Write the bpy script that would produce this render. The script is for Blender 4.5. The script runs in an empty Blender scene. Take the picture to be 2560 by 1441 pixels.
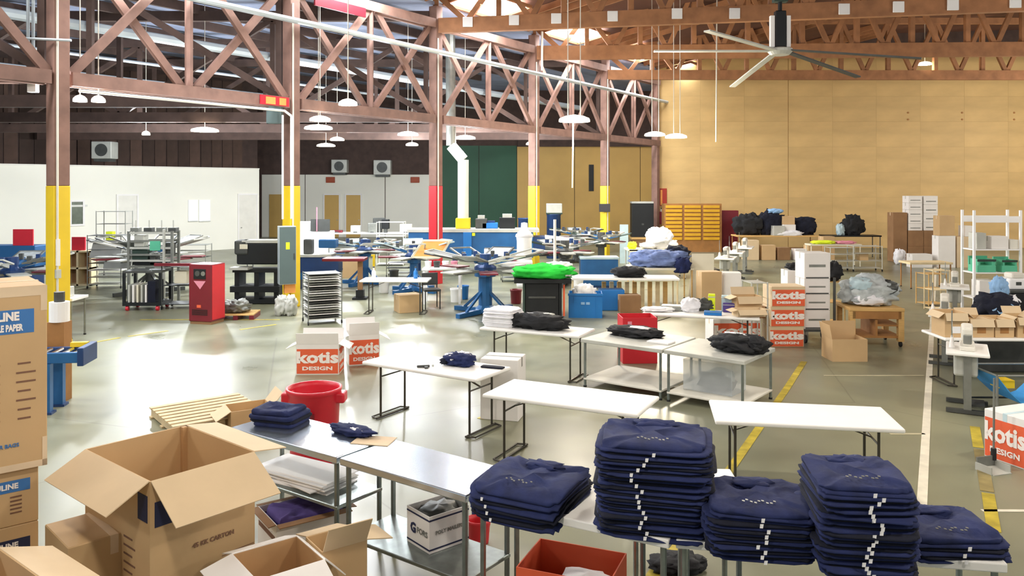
import bpy, math, random
from mathutils import Vector, Matrix, noise
random.seed(7)
F, H, XP, YH = 2000.0, 3.0, 1280.0, 465.0      # focal length in pixels, eye height, principal point (image 2560x1441)
sc = bpy.context.scene
col = sc.collection
# ------------------------------------------------------------------ camera, world, light, exposure
cd = bpy.data.cameras.new('camera'); cam = bpy.data.objects.new('camera', cd); col.objects.link(cam)
cam.location = (0, 0, H); cam.rotation_euler = (math.pi/2, 0, 0)
cd.sensor_width = 36; cd.lens = F/2560*36; cd.shift_y = -(720.5-YH)/2560; cd.clip_end = 200
sc.camera = cam
vs = sc.view_settings
vs.view_transform = 'Standard'; vs.look = 'None'; vs.gamma = 1; vs.use_curve_mapping = False; vs.exposure = 0.15
w = bpy.data.worlds.new('world'); sc.world = w; w.use_nodes = True
w.node_tree.nodes['Background'].inputs[0].default_value = (0.86, 0.93, 1.0, 1)
w.node_tree.nodes['Background'].inputs[1].default_value = 0.42
PEND_W, BAY_W, LEFT_W, SKY_E = 260, 330, 230, 14

def U(x, y, z=0.0):
    Y = F*(H-z)/(y-YH); return Vector(((x-XP)/F*Y, Y, z))
def WX(x, Y): return (x-XP)/F*Y
def ZY(y, Y): return H-(y-YH)*Y/F
def FB(x0, x1, yt, yb, zb=0.0):
    Y = F*(H-zb)/(yb-YH); return (WX((x0+x1)/2, Y), Y, (x1-x0)*Y/F, (yb-yt)*Y/F)
def fit(q, z):                                   # rectangle on height z from its four corners (front-left, front-right, back-right, back-left)
    p = [U(a, b, z) for a, b in q]; c = sum(p, Vector())/4
    u = (p[1]-p[0]+p[2]-p[3]); v = (p[3]-p[0]+p[2]-p[1])
    L = ((p[1]-p[0]).length+(p[2]-p[3]).length)/2; D = ((p[3]-p[0]).length+(p[2]-p[1]).length)/2
    return c.x, c.y, math.atan2(u.y, u.x), L, D
def lin(c): return c/12.92 if c <= .04045 else ((c+.055)/1.055)**2.4
def hx(s): return tuple(lin(int(s[i:i+2], 16)/255) for i in (0, 2, 4))+(1,)

# ------------------------------------------------------------------ materials
MT = {}
def mat(n, c, rough=.6, metal=0, var=.12, scale=3, bump=0, emit=0, rnd=0, alpha=1, trans=0, spec=.5, stretch=None):
    if n in MT: return MT[n]
    m = bpy.data.materials.new(n); m.use_nodes = True; t = m.node_tree; b = t.nodes['Principled BSDF']
    C = hx(c); b.inputs['Roughness'].default_value = rough; b.inputs['Metallic'].default_value = metal
    b.inputs['Specular IOR Level'].default_value = spec
    b.inputs['Base Color'].default_value = C
    if var or bump:
        tc = t.nodes.new('ShaderNodeTexCoord'); nz = t.nodes.new('ShaderNodeTexNoise'); nz.inputs['Scale'].default_value = scale; nz.inputs['Detail'].default_value = 5
        src = tc.outputs['Object']
        if stretch:
            mp = t.nodes.new('ShaderNodeMapping'); mp.inputs['Scale'].default_value = stretch; t.links.new(src, mp.inputs[0]); src = mp.outputs[0]
        t.links.new(src, nz.inputs['Vector'])
        mr = t.nodes.new('ShaderNodeMapRange'); mr.inputs[1].default_value = .3; mr.inputs[2].default_value = .7; mr.inputs[3].default_value = 1-var; mr.inputs[4].default_value = 1+var
        t.links.new(nz.outputs['Fac'], mr.inputs[0]); f = mr.outputs[0]
        if rnd:
            oi = t.nodes.new('ShaderNodeObjectInfo'); m2 = t.nodes.new('ShaderNodeMapRange'); m2.inputs[3].default_value = 1-rnd; m2.inputs[4].default_value = 1+rnd
            t.links.new(oi.outputs['Random'], m2.inputs[0]); mu = t.nodes.new('ShaderNodeMath'); mu.operation = 'MULTIPLY'
            t.links.new(f, mu.inputs[0]); t.links.new(m2.outputs[0], mu.inputs[1]); f = mu.outputs[0]
        vm = t.nodes.new('ShaderNodeVectorMath'); vm.operation = 'SCALE'; vm.inputs[0].default_value = C[:3]; t.links.new(f, vm.inputs['Scale'])
        t.links.new(vm.outputs[0], b.inputs['Base Color'])
        if bump:
            bp = t.nodes.new('ShaderNodeBump'); bp.inputs['Strength'].default_value = bump; bp.inputs['Distance'].default_value = .02
            t.links.new(nz.outputs['Fac'], bp.inputs['Height']); t.links.new(bp.outputs[0], b.inputs['Normal'])
    if emit: b.inputs['Emission Color'].default_value = C; b.inputs['Emission Strength'].default_value = emit
    if trans: b.inputs['Transmission Weight'].default_value = trans; b.inputs['IOR'].default_value = 1.2
    if alpha < 1: b.inputs['Alpha'].default_value = alpha
    MT[n] = m; return m
K = dict(
 kraft=mat('kraft', 'c6a67a', .75, var=.06, scale=2), kraftin=mat('kraft_inside', 'c09a6c', .8, var=.05), kraftlight=mat('kraft_light', 'd6bf9b', .75, var=.05),
 kraftdark=mat('kraft_dark', '8d6a48', .8), white=mat('white_card', 'e9e6e2', .7, var=.03), offwhite=mat('offwhite', 'dedbd0', .6, var=.05),
 plastic=mat('table_plastic', 'f2f1ec', .45, var=.02), leg=mat('leg_grey', '4a473f', .4, .6, var=.05), steel=mat('steel', 'c3ced8', .2, .92, var=.05, scale=6),
 galv=mat('galvanised', '8f9896', .38, .85, var=.12, scale=14), navy=mat('navy_cloth', '172350', .9, var=.25, scale=9, bump=.4), navy2=mat('navy_dark', '0c1124', .92, var=.25, scale=9, bump=.4),
 black=mat('black_cloth', '1b1c1f', .85, var=.2, scale=8, bump=.4), blackm=mat('black_metal', '202326', .45, .4, var=.1), grey=mat('grey_metal', '8b8d87', .45, .6, var=.15, scale=5),
 dgrey=mat('dark_grey', '4c4e4c', .5, .3, var=.15, scale=5), lgrey=mat('light_grey', 'bfc0b8', .5, .2, var=.1), panelg=mat('panel_grey', '5c6d6c', .5, .2, var=.05), panelside=mat('panel_pale', 'b8c2c6', .4, .3, var=.03),
 red=mat('red_plastic', 'cf2336', .4, var=.06), redm=mat('red_metal', '741c29', .4, .1, var=.08), brightred=mat('bright_red', 'c8232f', .45, var=.05), orange=mat('orange_card', 'e2613a', .7, var=.06),
 orangel=mat('orange_light', 'f0a050', .6), blue=mat('blue_metal', '27629a', .4, .2, var=.12), bluedk=mat('blue_dark', '223f70', .45, .2, var=.12), bluetote=mat('blue_plastic', '1b72bd', .4, var=.05),
 bluel=mat('blue_light', '8fb6de', .8, var=.1, bump=.3), sling=mat('blue_sling', '3f9be0', .6, var=.06), yellow=mat('yellow_paint', 'e8c522', .5, var=.05), yellowp=mat('yellow_drawer', 'd8a424', .5, var=.06), lime=mat('lime_cloth', 'dff02e', .8),
 green=mat('green_cloth', '22c33d', .8, var=.15, bump=.3), pink=mat('pink_cloth', 'd98a9d', .8), purple=mat('purple_cloth', '4d3f80', .9, var=.15, scale=7, bump=.3), denim=mat('denim_cloth', '6d7fae', .9, var=.3, scale=7, bump=.4),
 greycloth=mat('grey_cloth', 'b5bcbc', .7, var=.3, scale=7, bump=.4), whitecloth=mat('white_cloth', 'e8e8ec', .85, var=.08, scale=6, bump=.4), teal=mat('teal_plastic', '58b894', .5),
 wood=mat('wood', 'd0a868', .65, var=.12, scale=4, stretch=(1, 8, 8)), woodpale=mat('wood_pale', 'e3cfa4', .65, var=.1, scale=4), wooddk=mat('wood_dark', 'a0703c', .65, var=.15, scale=4), pallet=mat('pallet_wood', 'c8b48f', .75, var=.12, scale=5),
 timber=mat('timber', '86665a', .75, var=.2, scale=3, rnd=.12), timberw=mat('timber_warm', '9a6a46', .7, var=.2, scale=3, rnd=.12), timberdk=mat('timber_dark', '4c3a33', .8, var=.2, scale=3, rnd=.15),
 pipe=mat('pipe_pale', 'b9c2c6', .45, .3, var=.05), whitepipe=mat('white_pipe', 'e6e4dc', .4, var=.03), wire=mat('wire_pale', 'd9d4c6', .5, .2, var=0), whitewall=mat('white_wall', 'e9e7da', .8, var=.03, scale=.5),
 roof=mat('roof_slate', '98a2bd', .9, var=.25, scale=.6), roofw=mat('roof_warm', '5a382a', .85, var=.25, scale=.6), plank=mat('plank_brown', '4d3a30', .85, var=.2, scale=2, rnd=.35), gwall=mat('green_wall', '1f5238', .6, var=.15, scale=.4),
 ply=mat('plywood', 'c9a970', .6, var=.12, scale=.6, rnd=.03, stretch=(1, 1, 3)), plydoor=mat('plywood_door', 'c7a25a', .6, var=.1, scale=.5), beige=mat('beige', 'ded8c2', .6, var=.05), bluepale=mat('pale_blue', 'bcd3da', .6),
 screen=mat('dark_screen', '2a2a31', .4), glass=mat('window_glass', '5d6658', .2, var=.3, scale=3), paper=mat('paper', 'f2f2f2', .7, var=.02), ink=mat('ink', '7a5946', .8, var=0), inknavy=mat('ink_navy', '1e2547', .7, var=0),
 bluelabel=mat('blue_label', '3b74b4', .6, var=.03), brownred=mat('sign_brown', '9c4424', .6), signred=mat('sign_red', 'a3301f', .5), tan=mat('tan_paper', 'd9c3a4', .8), dkgreen=mat('dark_green', '2c4038', .6), skyem=mat('skylight_glass', 'ffffff', .5, var=0, emit=SKY_E),
 lampem=mat('lamp_glow', 'fff6e0', .5, var=0, emit=22), shadeem=mat('lamp_shade_glow', 'fff4dc', .5, var=0, emit=9), clear=mat('clear_plastic', 'e8eef0', .2, var=0, alpha=.3), ptrim=mat('print_white', 'f3ece6', .7, var=0), rubber=mat('rubber', '1c1c1e', .7, var=0), chrome=mat('chrome', 'd8dcde', .15, 1, var=0))

def concrete():
    m = bpy.data.materials.new('concrete'); m.use_nodes = True; t = m.node_tree; b = t.nodes['Principled BSDF']; N = t.nodes.new; L = t.links.new
    tc = N('ShaderNodeTexCoord')
    def nz(s, d=6, dis=0):
        n = N('ShaderNodeTexNoise'); n.inputs['Scale'].default_value = s; n.inputs['Detail'].default_value = d; n.inputs['Distortion'].default_value = dis; L(tc.outputs['Object'], n.inputs['Vector']); return n
    a = nz(.3, 7, .3); r = N('ShaderNodeValToRGB'); r.color_ramp.elements[0].position = .2; r.color_ramp.elements[0].color = hx('64685a'); r.color_ramp.elements[1].position = .8; r.color_ramp.elements[1].color = hx('979679'); L(a.outputs['Fac'], r.inputs[0])
    c = nz(1.1, 10, 0); r2 = N('ShaderNodeMapRange'); r2.inputs[1].default_value = .3; r2.inputs[2].default_value = .7; r2.inputs[3].default_value = .9; r2.inputs[4].default_value = 1.09; L(c.outputs['Fac'], r2.inputs[0])
    v = N('ShaderNodeTexVoronoi'); v.feature = 'DISTANCE_TO_EDGE'; v.inputs['Scale'].default_value = .16
    d = nz(1.2, 4); mx = N('ShaderNodeMix'); mx.data_type = 'RGBA'; mx.inputs[0].default_value = .02; L(tc.outputs['Object'], mx.inputs[6]); L(d.outputs['Color'], mx.inputs[7]); L(mx.outputs[2], v.inputs['Vector'])
    cr = N('ShaderNodeMapRange'); cr.inputs[1].default_value = 0; cr.inputs[2].default_value = .0025; cr.inputs[3].default_value = .7; cr.inputs[4].default_value = 1; L(v.outputs['Distance'], cr.inputs[0])
    m1 = N('ShaderNodeMath'); m1.operation = 'MULTIPLY'; L(r2.outputs[0], m1.inputs[0]); L(cr.outputs[0], m1.inputs[1])
    vm = N('ShaderNodeVectorMath'); vm.operation = 'SCALE'; L(r.outputs[0], vm.inputs[0]); L(m1.outputs[0], vm.inputs['Scale']); L(vm.outputs[0], b.inputs['Base Color'])
    rr = N('ShaderNodeMapRange'); rr.inputs[1].default_value = .3; rr.inputs[2].default_value = .7; rr.inputs[3].default_value = .27; rr.inputs[4].default_value = .42; L(c.outputs['Fac'], rr.inputs[0]); L(rr.outputs[0], b.inputs['Roughness'])
    b.inputs['Specular IOR Level'].default_value = .6
    return m
K['concrete'] = concrete()

# ------------------------------------------------------------------ mesh building
class B:
    def __init__(s): s.v = []; s.f = []
    def add(s, vs_, fs):
        o = len(s.v); s.v += [Vector(a) for a in vs_]; s.f += [tuple(i+o for i in q) for q in fs]; return s
    def box(s, x0, x1, y0, y1, z0, z1):
        return s.add([(x0,y0,z0),(x1,y0,z0),(x1,y1,z0),(x0,y1,z0),(x0,y0,z1),(x1,y0,z1),(x1,y1,z1),(x0,y1,z1)], [(0,3,2,1),(4,5,6,7),(0,1,5,4),(1,2,6,5),(2,3,7,6),(3,0,4,7)])
    def cb(s, c, sz): return s.box(c[0]-sz[0]/2, c[0]+sz[0]/2, c[1]-sz[1]/2, c[1]+sz[1]/2, c[2]-sz[2]/2, c[2]+sz[2]/2)
    def bar(s, p, q, w, h=None, up=(0, 0, 1)):
        p = Vector(p); q = Vector(q); h = h or w; d = (q-p).normalized(); u = Vector(up)
        if abs(d.dot(u)) > .98: u = Vector((0, 1, 0))
        a = d.cross(u).normalized()*w/2; b = a.cross(d).normalized()*h/2
        vs_ = [p-a-b, p+a-b, p+a+b, p-a+b, q-a-b, q+a-b, q+a+b, q-a+b]
        return s.add(vs_, [(0,1,2,3),(7,6,5,4),(0,4,5,1),(1,5,6,2),(2,6,7,3),(3,7,4,0)])
    def cyl(s, p, q, r, r2=None, n=10):
        p = Vector(p); q = Vector(q); r2 = r if r2 is None else r2; d = (q-p).normalized(); u = Vector((0,0,1)) if abs(d.z) < .9 else Vector((1,0,0))
        a = d.cross(u).normalized(); b = d.cross(a); vs_ = []
        for i in range(n):
            t = 2*math.pi*i/n; e = a*math.cos(t)+b*math.sin(t); vs_ += [p+e*r, q+e*r2]
        fs = [(2*i, 2*i+1, (2*i+3) % (2*n), (2*i+2) % (2*n)) for i in range(n)]
        fs += [tuple(2*i for i in range(n)), tuple(2*i+1 for i in reversed(range(n)))]
        return s.add(vs_, fs)
    def tube(s, pts, r, n=8):
        for a, b in zip(pts, pts[1:]): s.cyl(a, b, r, n=n)
        return s
    def lathe(s, prof, n=24, c=(0, 0, 0), sx=1, sy=1):
        vs_ = []; fs = []
        for r, z in prof:
            for i in range(n):
                t = 2*math.pi*i/n; vs_.append((c[0]+r*sx*math.cos(t), c[1]+r*sy*math.sin(t), c[2]+z))
        for k in range(len(prof)-1):
            for i in range(n): j = (i+1) % n; fs.append((k*n+i, k*n+j, (k+1)*n+j, (k+1)*n+i))
        return s.add(vs_, fs)
    def quad(s, a, b, c, d, t=.006):             # a thin sheet with thickness
        a, b, c, d = map(Vector, (a, b, c, d)); n = (b-a).cross(d-a).normalized()*t/2
        return s.add([a-n, b-n, c-n, d-n, a+n, b+n, c+n, d+n], [(0,3,2,1),(4,5,6,7),(0,1,5,4),(1,2,6,5),(2,3,7,6),(3,0,4,7)])
    def blob(s, c, r, seed=0, amp=.18, fr=2.2, e=.7, nu=20, nv=10, flat=True):
        vs_ = []; fs = []
        sg = lambda v, p: math.copysign(abs(v)**p, v)
        for j in range(nv+1):
            ph = -math.pi/2+math.pi*j/nv
            for i in range(nu):
                t = 2*math.pi*i/nu
                d = Vector((sg(math.cos(ph), e)*sg(math.cos(t), e), sg(math.cos(ph), e)*sg(math.sin(t), e), sg(math.sin(ph), e)))
                k = 1+amp*noise.noise(d*fr+Vector((seed*3.1, seed*1.7, seed)))+amp*.7*(.4-abs(noise.noise(d*fr*1.9+Vector((seed, 4, 1)))*1.6))+amp*.25*noise.noise(d*fr*5+Vector((1, seed, 3)))
                p = Vector((d.x*r[0]*k, d.y*r[1]*k, d.z*r[2]*k))
                if flat: p.z = max(p.z, -r[2]*.9)
                vs_.append(Vector(c)+p)
        for j in range(nv):
            for i in range(nu): q = (i+1) % nu; fs.append((j*nu+i, j*nu+q, (j+1)*nu+q, (j+1)*nu+i))
        return s.add(vs_, fs)
    def mesh(s, name, m, smooth=False):
        me = bpy.data.meshes.new(name); me.from_pydata([tuple(a) for a in s.v], [], s.f); me.update()
        if m: me.materials.append(m)
        if smooth: me.polygons.foreach_set('use_smooth', [True]*len(me.polygons))
        return me
    def build(s, name, m, parent=None, smooth=False, bevel=0, label=None, kind=None, seg=2):
        o = bpy.data.objects.new(name, s.mesh(name, K[m] if isinstance(m, str) else m, smooth)); col.objects.link(o)
        if parent: o.parent = parent
        if bevel:
            b = o.modifiers.new('bevel', 'BEVEL'); b.width = bevel; b.segments = seg; b.limit_method = 'ANGLE'
        if label: o['label'] = label
        if kind: o['kind'] = kind
        return o
def thing(name, label, cat, loc=(0, 0, 0), rz=0, group=None):
    o = bpy.data.objects.new(name, None); col.objects.link(o); o.empty_display_size = .1
    o.location = loc; o.rotation_euler = (0, 0, rz); o['label'] = label; o['category'] = cat
    if group: o['group'] = group
    return o
def tag(o, label, cat, group=None, loc=None, rz=None):
    o['label'] = label; o['category'] = cat
    if group: o['group'] = group
    if loc is not None: o.location = loc
    if rz is not None: o.rotation_euler = (0, 0, rz)
    return o
def part(name, me, parent, loc=(0, 0, 0), rot=(0, 0, 0)):            # a part that shares mesh data
    o = bpy.data.objects.new(name, me); col.objects.link(o); o.parent = parent; o.location = loc; o.rotation_euler = rot; return o
def text(s, size, m, parent, loc, rot=(math.pi/2, 0, 0), bold=.0, name='lettering', sx=1, align='CENTER'):
    c = bpy.data.curves.new(name, 'FONT'); c.body = s; c.size = size; c.align_x = align; c.align_y = 'CENTER'; c.offset = bold; c.extrude = .0008; c.resolution_u = 2
    tmp = bpy.data.objects.new('tmp', c); me = bpy.data.meshes.new_from_object(tmp); bpy.data.objects.remove(tmp); bpy.data.curves.remove(c); me.name = name; me.materials.clear(); me.materials.append(K[m])
    o = bpy.data.objects.new(name, me); col.objects.link(o); o.parent = parent; o.location = loc; o.rotation_euler = rot; o.scale = (sx, 1, 1); return o
def lamp_light(name, loc, power, size=.5, color=(1, .93, .8), rot=(0, 0, 0), spot=False):
    l = bpy.data.lights.new(name, 'POINT'); l.shadow_soft_size = size*.35; l.energy = power; l.color = color
    o = bpy.data.objects.new(name, l); col.objects.link(o); o.location = loc; o.rotation_euler = rot; return o
ORD = ['first', 'second', 'third', 'fourth', 'fifth', 'sixth', 'seventh', 'eighth', 'ninth', 'tenth', 'eleventh', 'twelfth', 'thirteenth', 'fourteenth']
def struct(o): o['kind'] = 'structure'; return o
# ================================================================== THE BUILDING
PI = math.pi
DX, DY = .5577, .8301                              # direction of the row of posts; (DY, -DX) points to its right
def row(i, off=0, z=0): return Vector((-8.62+3.14*i+DY*off, 15.19+4.674*i-DX*off, z))
RYAW = math.atan2(DY, DX)
fl = struct(B().box(-42, 42, -4, 62, -.15, 0).build('floor', 'concrete'))
def strip(name, pts, w, m, parent=fl, z=.003):
    b = B()
    for p, q in zip(pts, pts[1:]):
        p = Vector((p.x, p.y, z)); q = Vector((q.x, q.y, z)); b.bar(p, q, w, .004)
    return b.build(name, m, parent)
mw = mat('line_white', 'e6e0cc', .5, var=.12, scale=6); my = mat('line_yellow', 'b5a235', .55, var=.35, scale=5); mwf = mat('line_worn', 'bdb596', .5, var=.1); myd = mat('line_brown', '8d7f50', .6, var=.3, scale=5)
strip('painted_line', [U(2337, 690), U(2303, 1290)], .09, mw)
strip('painted_line', [U(2340, 640), U(2337, 690)], .09, mw)
strip('painted_line', [U(2060, 940), U(2310, 940)], .05, mwf)
strip('painted_line', [U(2225, 1086), U(2312, 1086)], .05, mwf)
strip('painted_line', [U(2455, 1278), U(2700, 1279)], .05, mw)
for a, b_ in (((2010, 905), (1965, 975)), ((1965, 975), (1895, 1075)), ((1895, 1075), (1815, 1190)), ((1815, 1190), (1690, 1360)), ((1690, 1360), (1610, 1470))):
    strip('painted_line', [U(*a), U(*b_)], .1, my)
strip('painted_line', [U(2437, 1068), U(2446, 1120)], .11, my)
strip('painted_line', [U(2449, 1125), U(2468, 1230)], .12, myd)
strip('painted_line', [U(2470, 1235), U(2485, 1330)], .11, my)
strip('painted_line', [U(1200, 1048), U(1290, 1005)], .09, my)
strip('painted_line', [U(175, 868), U(300, 845)], .07, my)
strip('painted_line', [U(320, 842), U(420, 828)], .07, my)
strip('painted_line', [U(350, 800), U(700, 800)], .06, my)
strip('painted_line', [U(690, 812), U(600, 825)], .07, my)

# ---- right plywood wall
WA = 38.6
wa = struct(B().box(6.9, 34, WA+.02, WA+.25, 0, 11.5).build('wall_back', 'wooddk'))
pm = B().cb((0, 0, 0), (2.116, .018, 1.217)).mesh('plywood_panel', K['ply'])
for i in range(13):
    for j in range(8): part('plywood_panel', pm, wa, (8.02+2.12*i+(.02 if i > 2 else 0), WA+.008, .61+1.22*j))
B().box(6.95, 33.9, WA-.01, WA+.02, 9.77, 11.4).build('gable_board', 'timberdk', wa)
for i, x in enumerate((2270, 2405, 2535)):
    for y in (282, 299): part('bolt', B().cyl((0, 0, 0), (0, -.03, 0), .045, n=8).mesh('bolt', K['wooddk']), wa, (WX(x, WA), WA, ZY(y, WA)))
# ---- far wall behind the left hall
WB = 47.0
wb = struct(B().box(-22, 20, WB+.02, WB+.25, 0, 11).build('wall_far', 'timberdk'))
for a, b_ in ((655, 762), (764, 962), (964, 1095)): B().box(WX(a, WB), WX(b_, WB), WB-.03, WB+.02, 0, 3.66).build('white_panel', 'whitewall', wb)
for a, b_ in ((1095, 1197), (1198, 1292)): B().box(WX(a, WB), WX(b_, WB)-.01, WB-.03, WB+.02, 0, 5.36).build('green_panel', 'gwall', wb)
for a, b_ in ((1293, 1345), (1346, 1436), (1437, 1512), (1513, 1600), (1601, 1700)):
    B().box(WX(a, WB), WX(b_, WB)-.01, WB-.03, WB+.02, 0, 5.3).build('plywood_panel', 'plydoor', wb)
B().box(WX(1295, WB), WX(1700, WB), WB-.2, WB, 5.3, 5.75).build('header_beam', 'timberdk', wb)
B().box(WX(1472, WB), WX(1484, WB), WB-.08, WB-.03, ZY(478, WB), ZY(412, WB)).build('dark_slot', 'blackm', wb)
for i, x in enumerate((830, 884)):
    d = struct(B().box(-.42, .42, -.04, .0, 0, 2.46).build('door_%d' % (i+1), 'plydoor')); d.location = (WX(x, WB), WB-.04, 0)
    B().box(-.5, -.42, -.06, 0, 0, 2.54).build('door_frame', 'white', d); B().box(.42, .5, -.06, 0, 0, 2.54).build('door_frame', 'white', d); B().box(-.42, .42, -.06, 0, 2.46, 2.54).build('door_frame', 'white', d)
    B().cyl((.33, -.08, 1), (.33, -.04, 1), .03).build('door_handle', 'chrome', d)
d = struct(B().box(-.42, .42, -.04, .0, 0, 2.5).build('door_3', 'plydoor')); d.location = (WX(692, WB), WB-.04, 0)
for i, x in enumerate((827, 1038)):
    tag(B().box(-.26, .26, -.1, 0, -.17, .17).build('exit_sign', 'brownred', bevel=.02), ['small rust red sign high on the white wall above the two tan doors', 'small rust red sign high on the white wall beside the red post'][i], 'sign', loc=(WX(x, WB), WB-.04, ZY(450, WB)))
# ---- left white partition (a room inside the hall) and the planked outer wall behind it
pu = Vector((.665, .747, 0)); p0 = Vector((-28.7, 20.7, 0))
def onwall(px, p=p0): k = (px-XP)/F; return (k*p.y-p.x)/(pu.x-k*pu.y)
PY = math.atan2(pu.y, pu.x); LP = onwall(648)
wp = struct(B().box(0, LP, 0, .2, 0, 3.8).build('wall_left', 'whitewall')); wp.location = p0; wp.rotation_euler = (0, 0, PY)
B().box(0, LP, -.03, .23, 3.8, 3.86).build('cap_rail', 'offwhite', wp)
def on_part(px, y): s = onwall(px); P = p0+pu*s; return s, ZY(y, P.y)
s0, zt = on_part(178, 505); s1, zb = on_part(206, 560)
wn = struct(B().box(s0, s1, -.03, 0, zb, zt).build('window_1', 'glass')); wn.location = p0; wn.rotation_euler = (0, 0, PY)
for a in ((s0-.08, s0), (s1, s1+.08)): B().box(a[0], a[1], -.06, 0, zb-.08, zt+.08).build('window_frame', 'white', wn)
B().box(s0, s1, -.06, 0, zt, zt+.08).build('window_frame', 'white', wn); B().box(s0, s1, -.06, 0, zb-.08, zb).build('window_frame', 'white', wn)
B().box((s0+s1)/2-.4, (s0+s1)/2+.4, -.05, -.03, (zt+zb)/2+.25, (zt+zb)/2+.33).build('window_mullion', 'lgrey', wn)
for k, (a, b_, y) in enumerate(((295, 342, 490), (597, 640, 488))):
    sa, z_ = on_part(a, y); sb, _ = on_part(b_, y)
    d = struct(B().box(sa, sb, -.025, 0, 0, z_).build('door_%d' % (k+4), 'offwhite')); d.location = p0; d.rotation_euler = (0, 0, PY)
    B().box(sa-.07, sa, -.05, 0, 0, z_+.07).build('door_frame', 'white', d); B().box(sb, sb+.07, -.05, 0, 0, z_+.07).build('door_frame', 'white', d); B().box(sa, sb, -.05, 0, z_, z_+.07).build('door_frame', 'white', d)
    B().cyl((sa+.1, -.08, 1), (sa+.1, -.02, 1), .03).build('door_handle', 'chrome', d)
for a, b_, lb in ((470, 494, 'white notice board on the white partition, left of a pair'), (497, 525, 'white notice board on the white partition, right of a pair')):
    sa, z1 = on_part(a, 500); sb, z0 = on_part(b_, 552)
    o = thing('notice_board', lb, 'board', p0, PY); B().box(sa, sb, -.04, 0, z0, z1).build('board', 'paper', o); B().box(sa, sb, -.06, 0, z0-.04, z0).build('tray', 'lgrey', o)
po = p0+Vector((-.747, .665, 0))*3.2; LO = onwall(645, po)
wo = struct(B().box(-6, LO, .05, .25, 0, 9).build('wall_outer', 'timberdk')); wo.location = po; wo.rotation_euler = (0, 0, PY)
pk = B().box(-.26, .26, 0, .05, 3.2, 8.4).mesh('plank', K['plank'])
for i in range(int((LO+1.6)/.58)): part('plank', pk, wo, (-2+.58*i, random.uniform(-.02, .02), 0))
# ---- roof
def rq(i0, i1, o0, o1, z0, z1): return [row(i0, o0, z0), row(i1, o0, z0), row(i1, o1, z1), row(i0, o1, z1)]
ce = struct(B().quad(*rq(-4, 8.5, 0, -40, 8.6, 8.9), t=.1).quad(*rq(-4, 8.5, 0, 9, 8.85, 10.4), t=.1).quad(*rq(-4, 8.5, 9, 40, 10.4, 11.4), t=.1).build('ceiling', 'roof'))
ce.data.materials.append(K['roofw'])
for p in ce.data.polygons: p.material_index = 1 if p.index >= 6 else 0
jm = B().bar((0, 0, 0), (9.1, 0, 1.55), .07, .22).mesh('joist', K['timberw'])
for k in range(62):
    i = -1+k*.115*1.1
    if i < 7.4 and abs(((i+.2) % 1)-.5) > .27: part('joist', jm, ce, row(i, 0, 8.68), (0, 0, math.atan2(-DX, DY)))
jl = B().bar((0, 0, 0), (33, 0, 0), .12, .28).mesh('purlin', K['timberdk'])
for k, o in enumerate((-1.5, -3, -6, -8, -10.5, -13, -15.5, -18)): part('purlin', jl, ce, row(-1.5, o, 8.4), (0, 0, RYAW))
for k in range(9):
    i = -2.7+k
    o = struct(B().quad(*[p-row(i, .7, 8.8) for p in rq(i-.24, i+.24, .15, 1.45, 8.68, 8.9)], t=.03).build('window_%d' % (k+2), 'skyem')); o.location = row(i, .7, 8.8)
    e = [p-row(i, .7, 8.8) for p in rq(i-.25, i+.25, .08, 1.5, 8.64, 8.88)]
    for a, b_ in zip(e, e[1:]+e[:1]): B().bar(a, b_, .08, .1).build('window_frame', 'timberw', o)
    l = bpy.data.lights.new('skylight', 'AREA'); l.shape = 'RECTANGLE'; l.size = 2.4; l.size_y = 1.2; l.energy = BAY_W; l.color = (.92, .96, 1)
    lo = bpy.data.objects.new('skylight_light', l); col.objects.link(lo); lo.location = row(i, .8, 8.5); lo.rotation_euler = (0, 0, RYAW)
# ---- posts
names = ['tall timber post with yellow base nearest the stacked cartons', 'tall timber post with yellow base behind the grey electrical cabinet', 'tall timber post with red painted base',
         'tall timber post with yellow base behind the white upright roll', 'tall timber post with yellow base carrying a small black screen', 'tall bare timber post at the end of the plywood wall']
for i in range(6):
    o = thing('timber_post', names[i], 'post', row(i if i < 5 else 4.93), RYAW, 'row of timber posts'); c = 'brightred' if i == 2 else 'yellow'
    B().box(-.15, .15, -.15, .15, 3.0 if i < 5 else 0, 8.5).build('shaft', 'timber', o, bevel=.015)
    if i < 5:
        B().box(-.155, .155, -.155, .155, 0, 3.0).build('painted_base', c, o, bevel=.015)
        B().cyl((-.1, -.18, .9), (-.1, -.18, 7.5), .022, n=8).build('conduit', 'wire', o)
        if i == 0:
            B().quad((-.16, -.35, 0), (.1, -.35, 0), (.1, -.17, .5), (-.16, -.17, .5), .02).build('foot_guard', 'yellow', o); B().cb((-.1, -.2, 1.35), (.09, .06, .16)).build('switch_box', 'lgrey', o)
            B().cb((-.1, -.2, 1.75), (.06, .05, .5)).build('switch_box', 'white', o)
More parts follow.
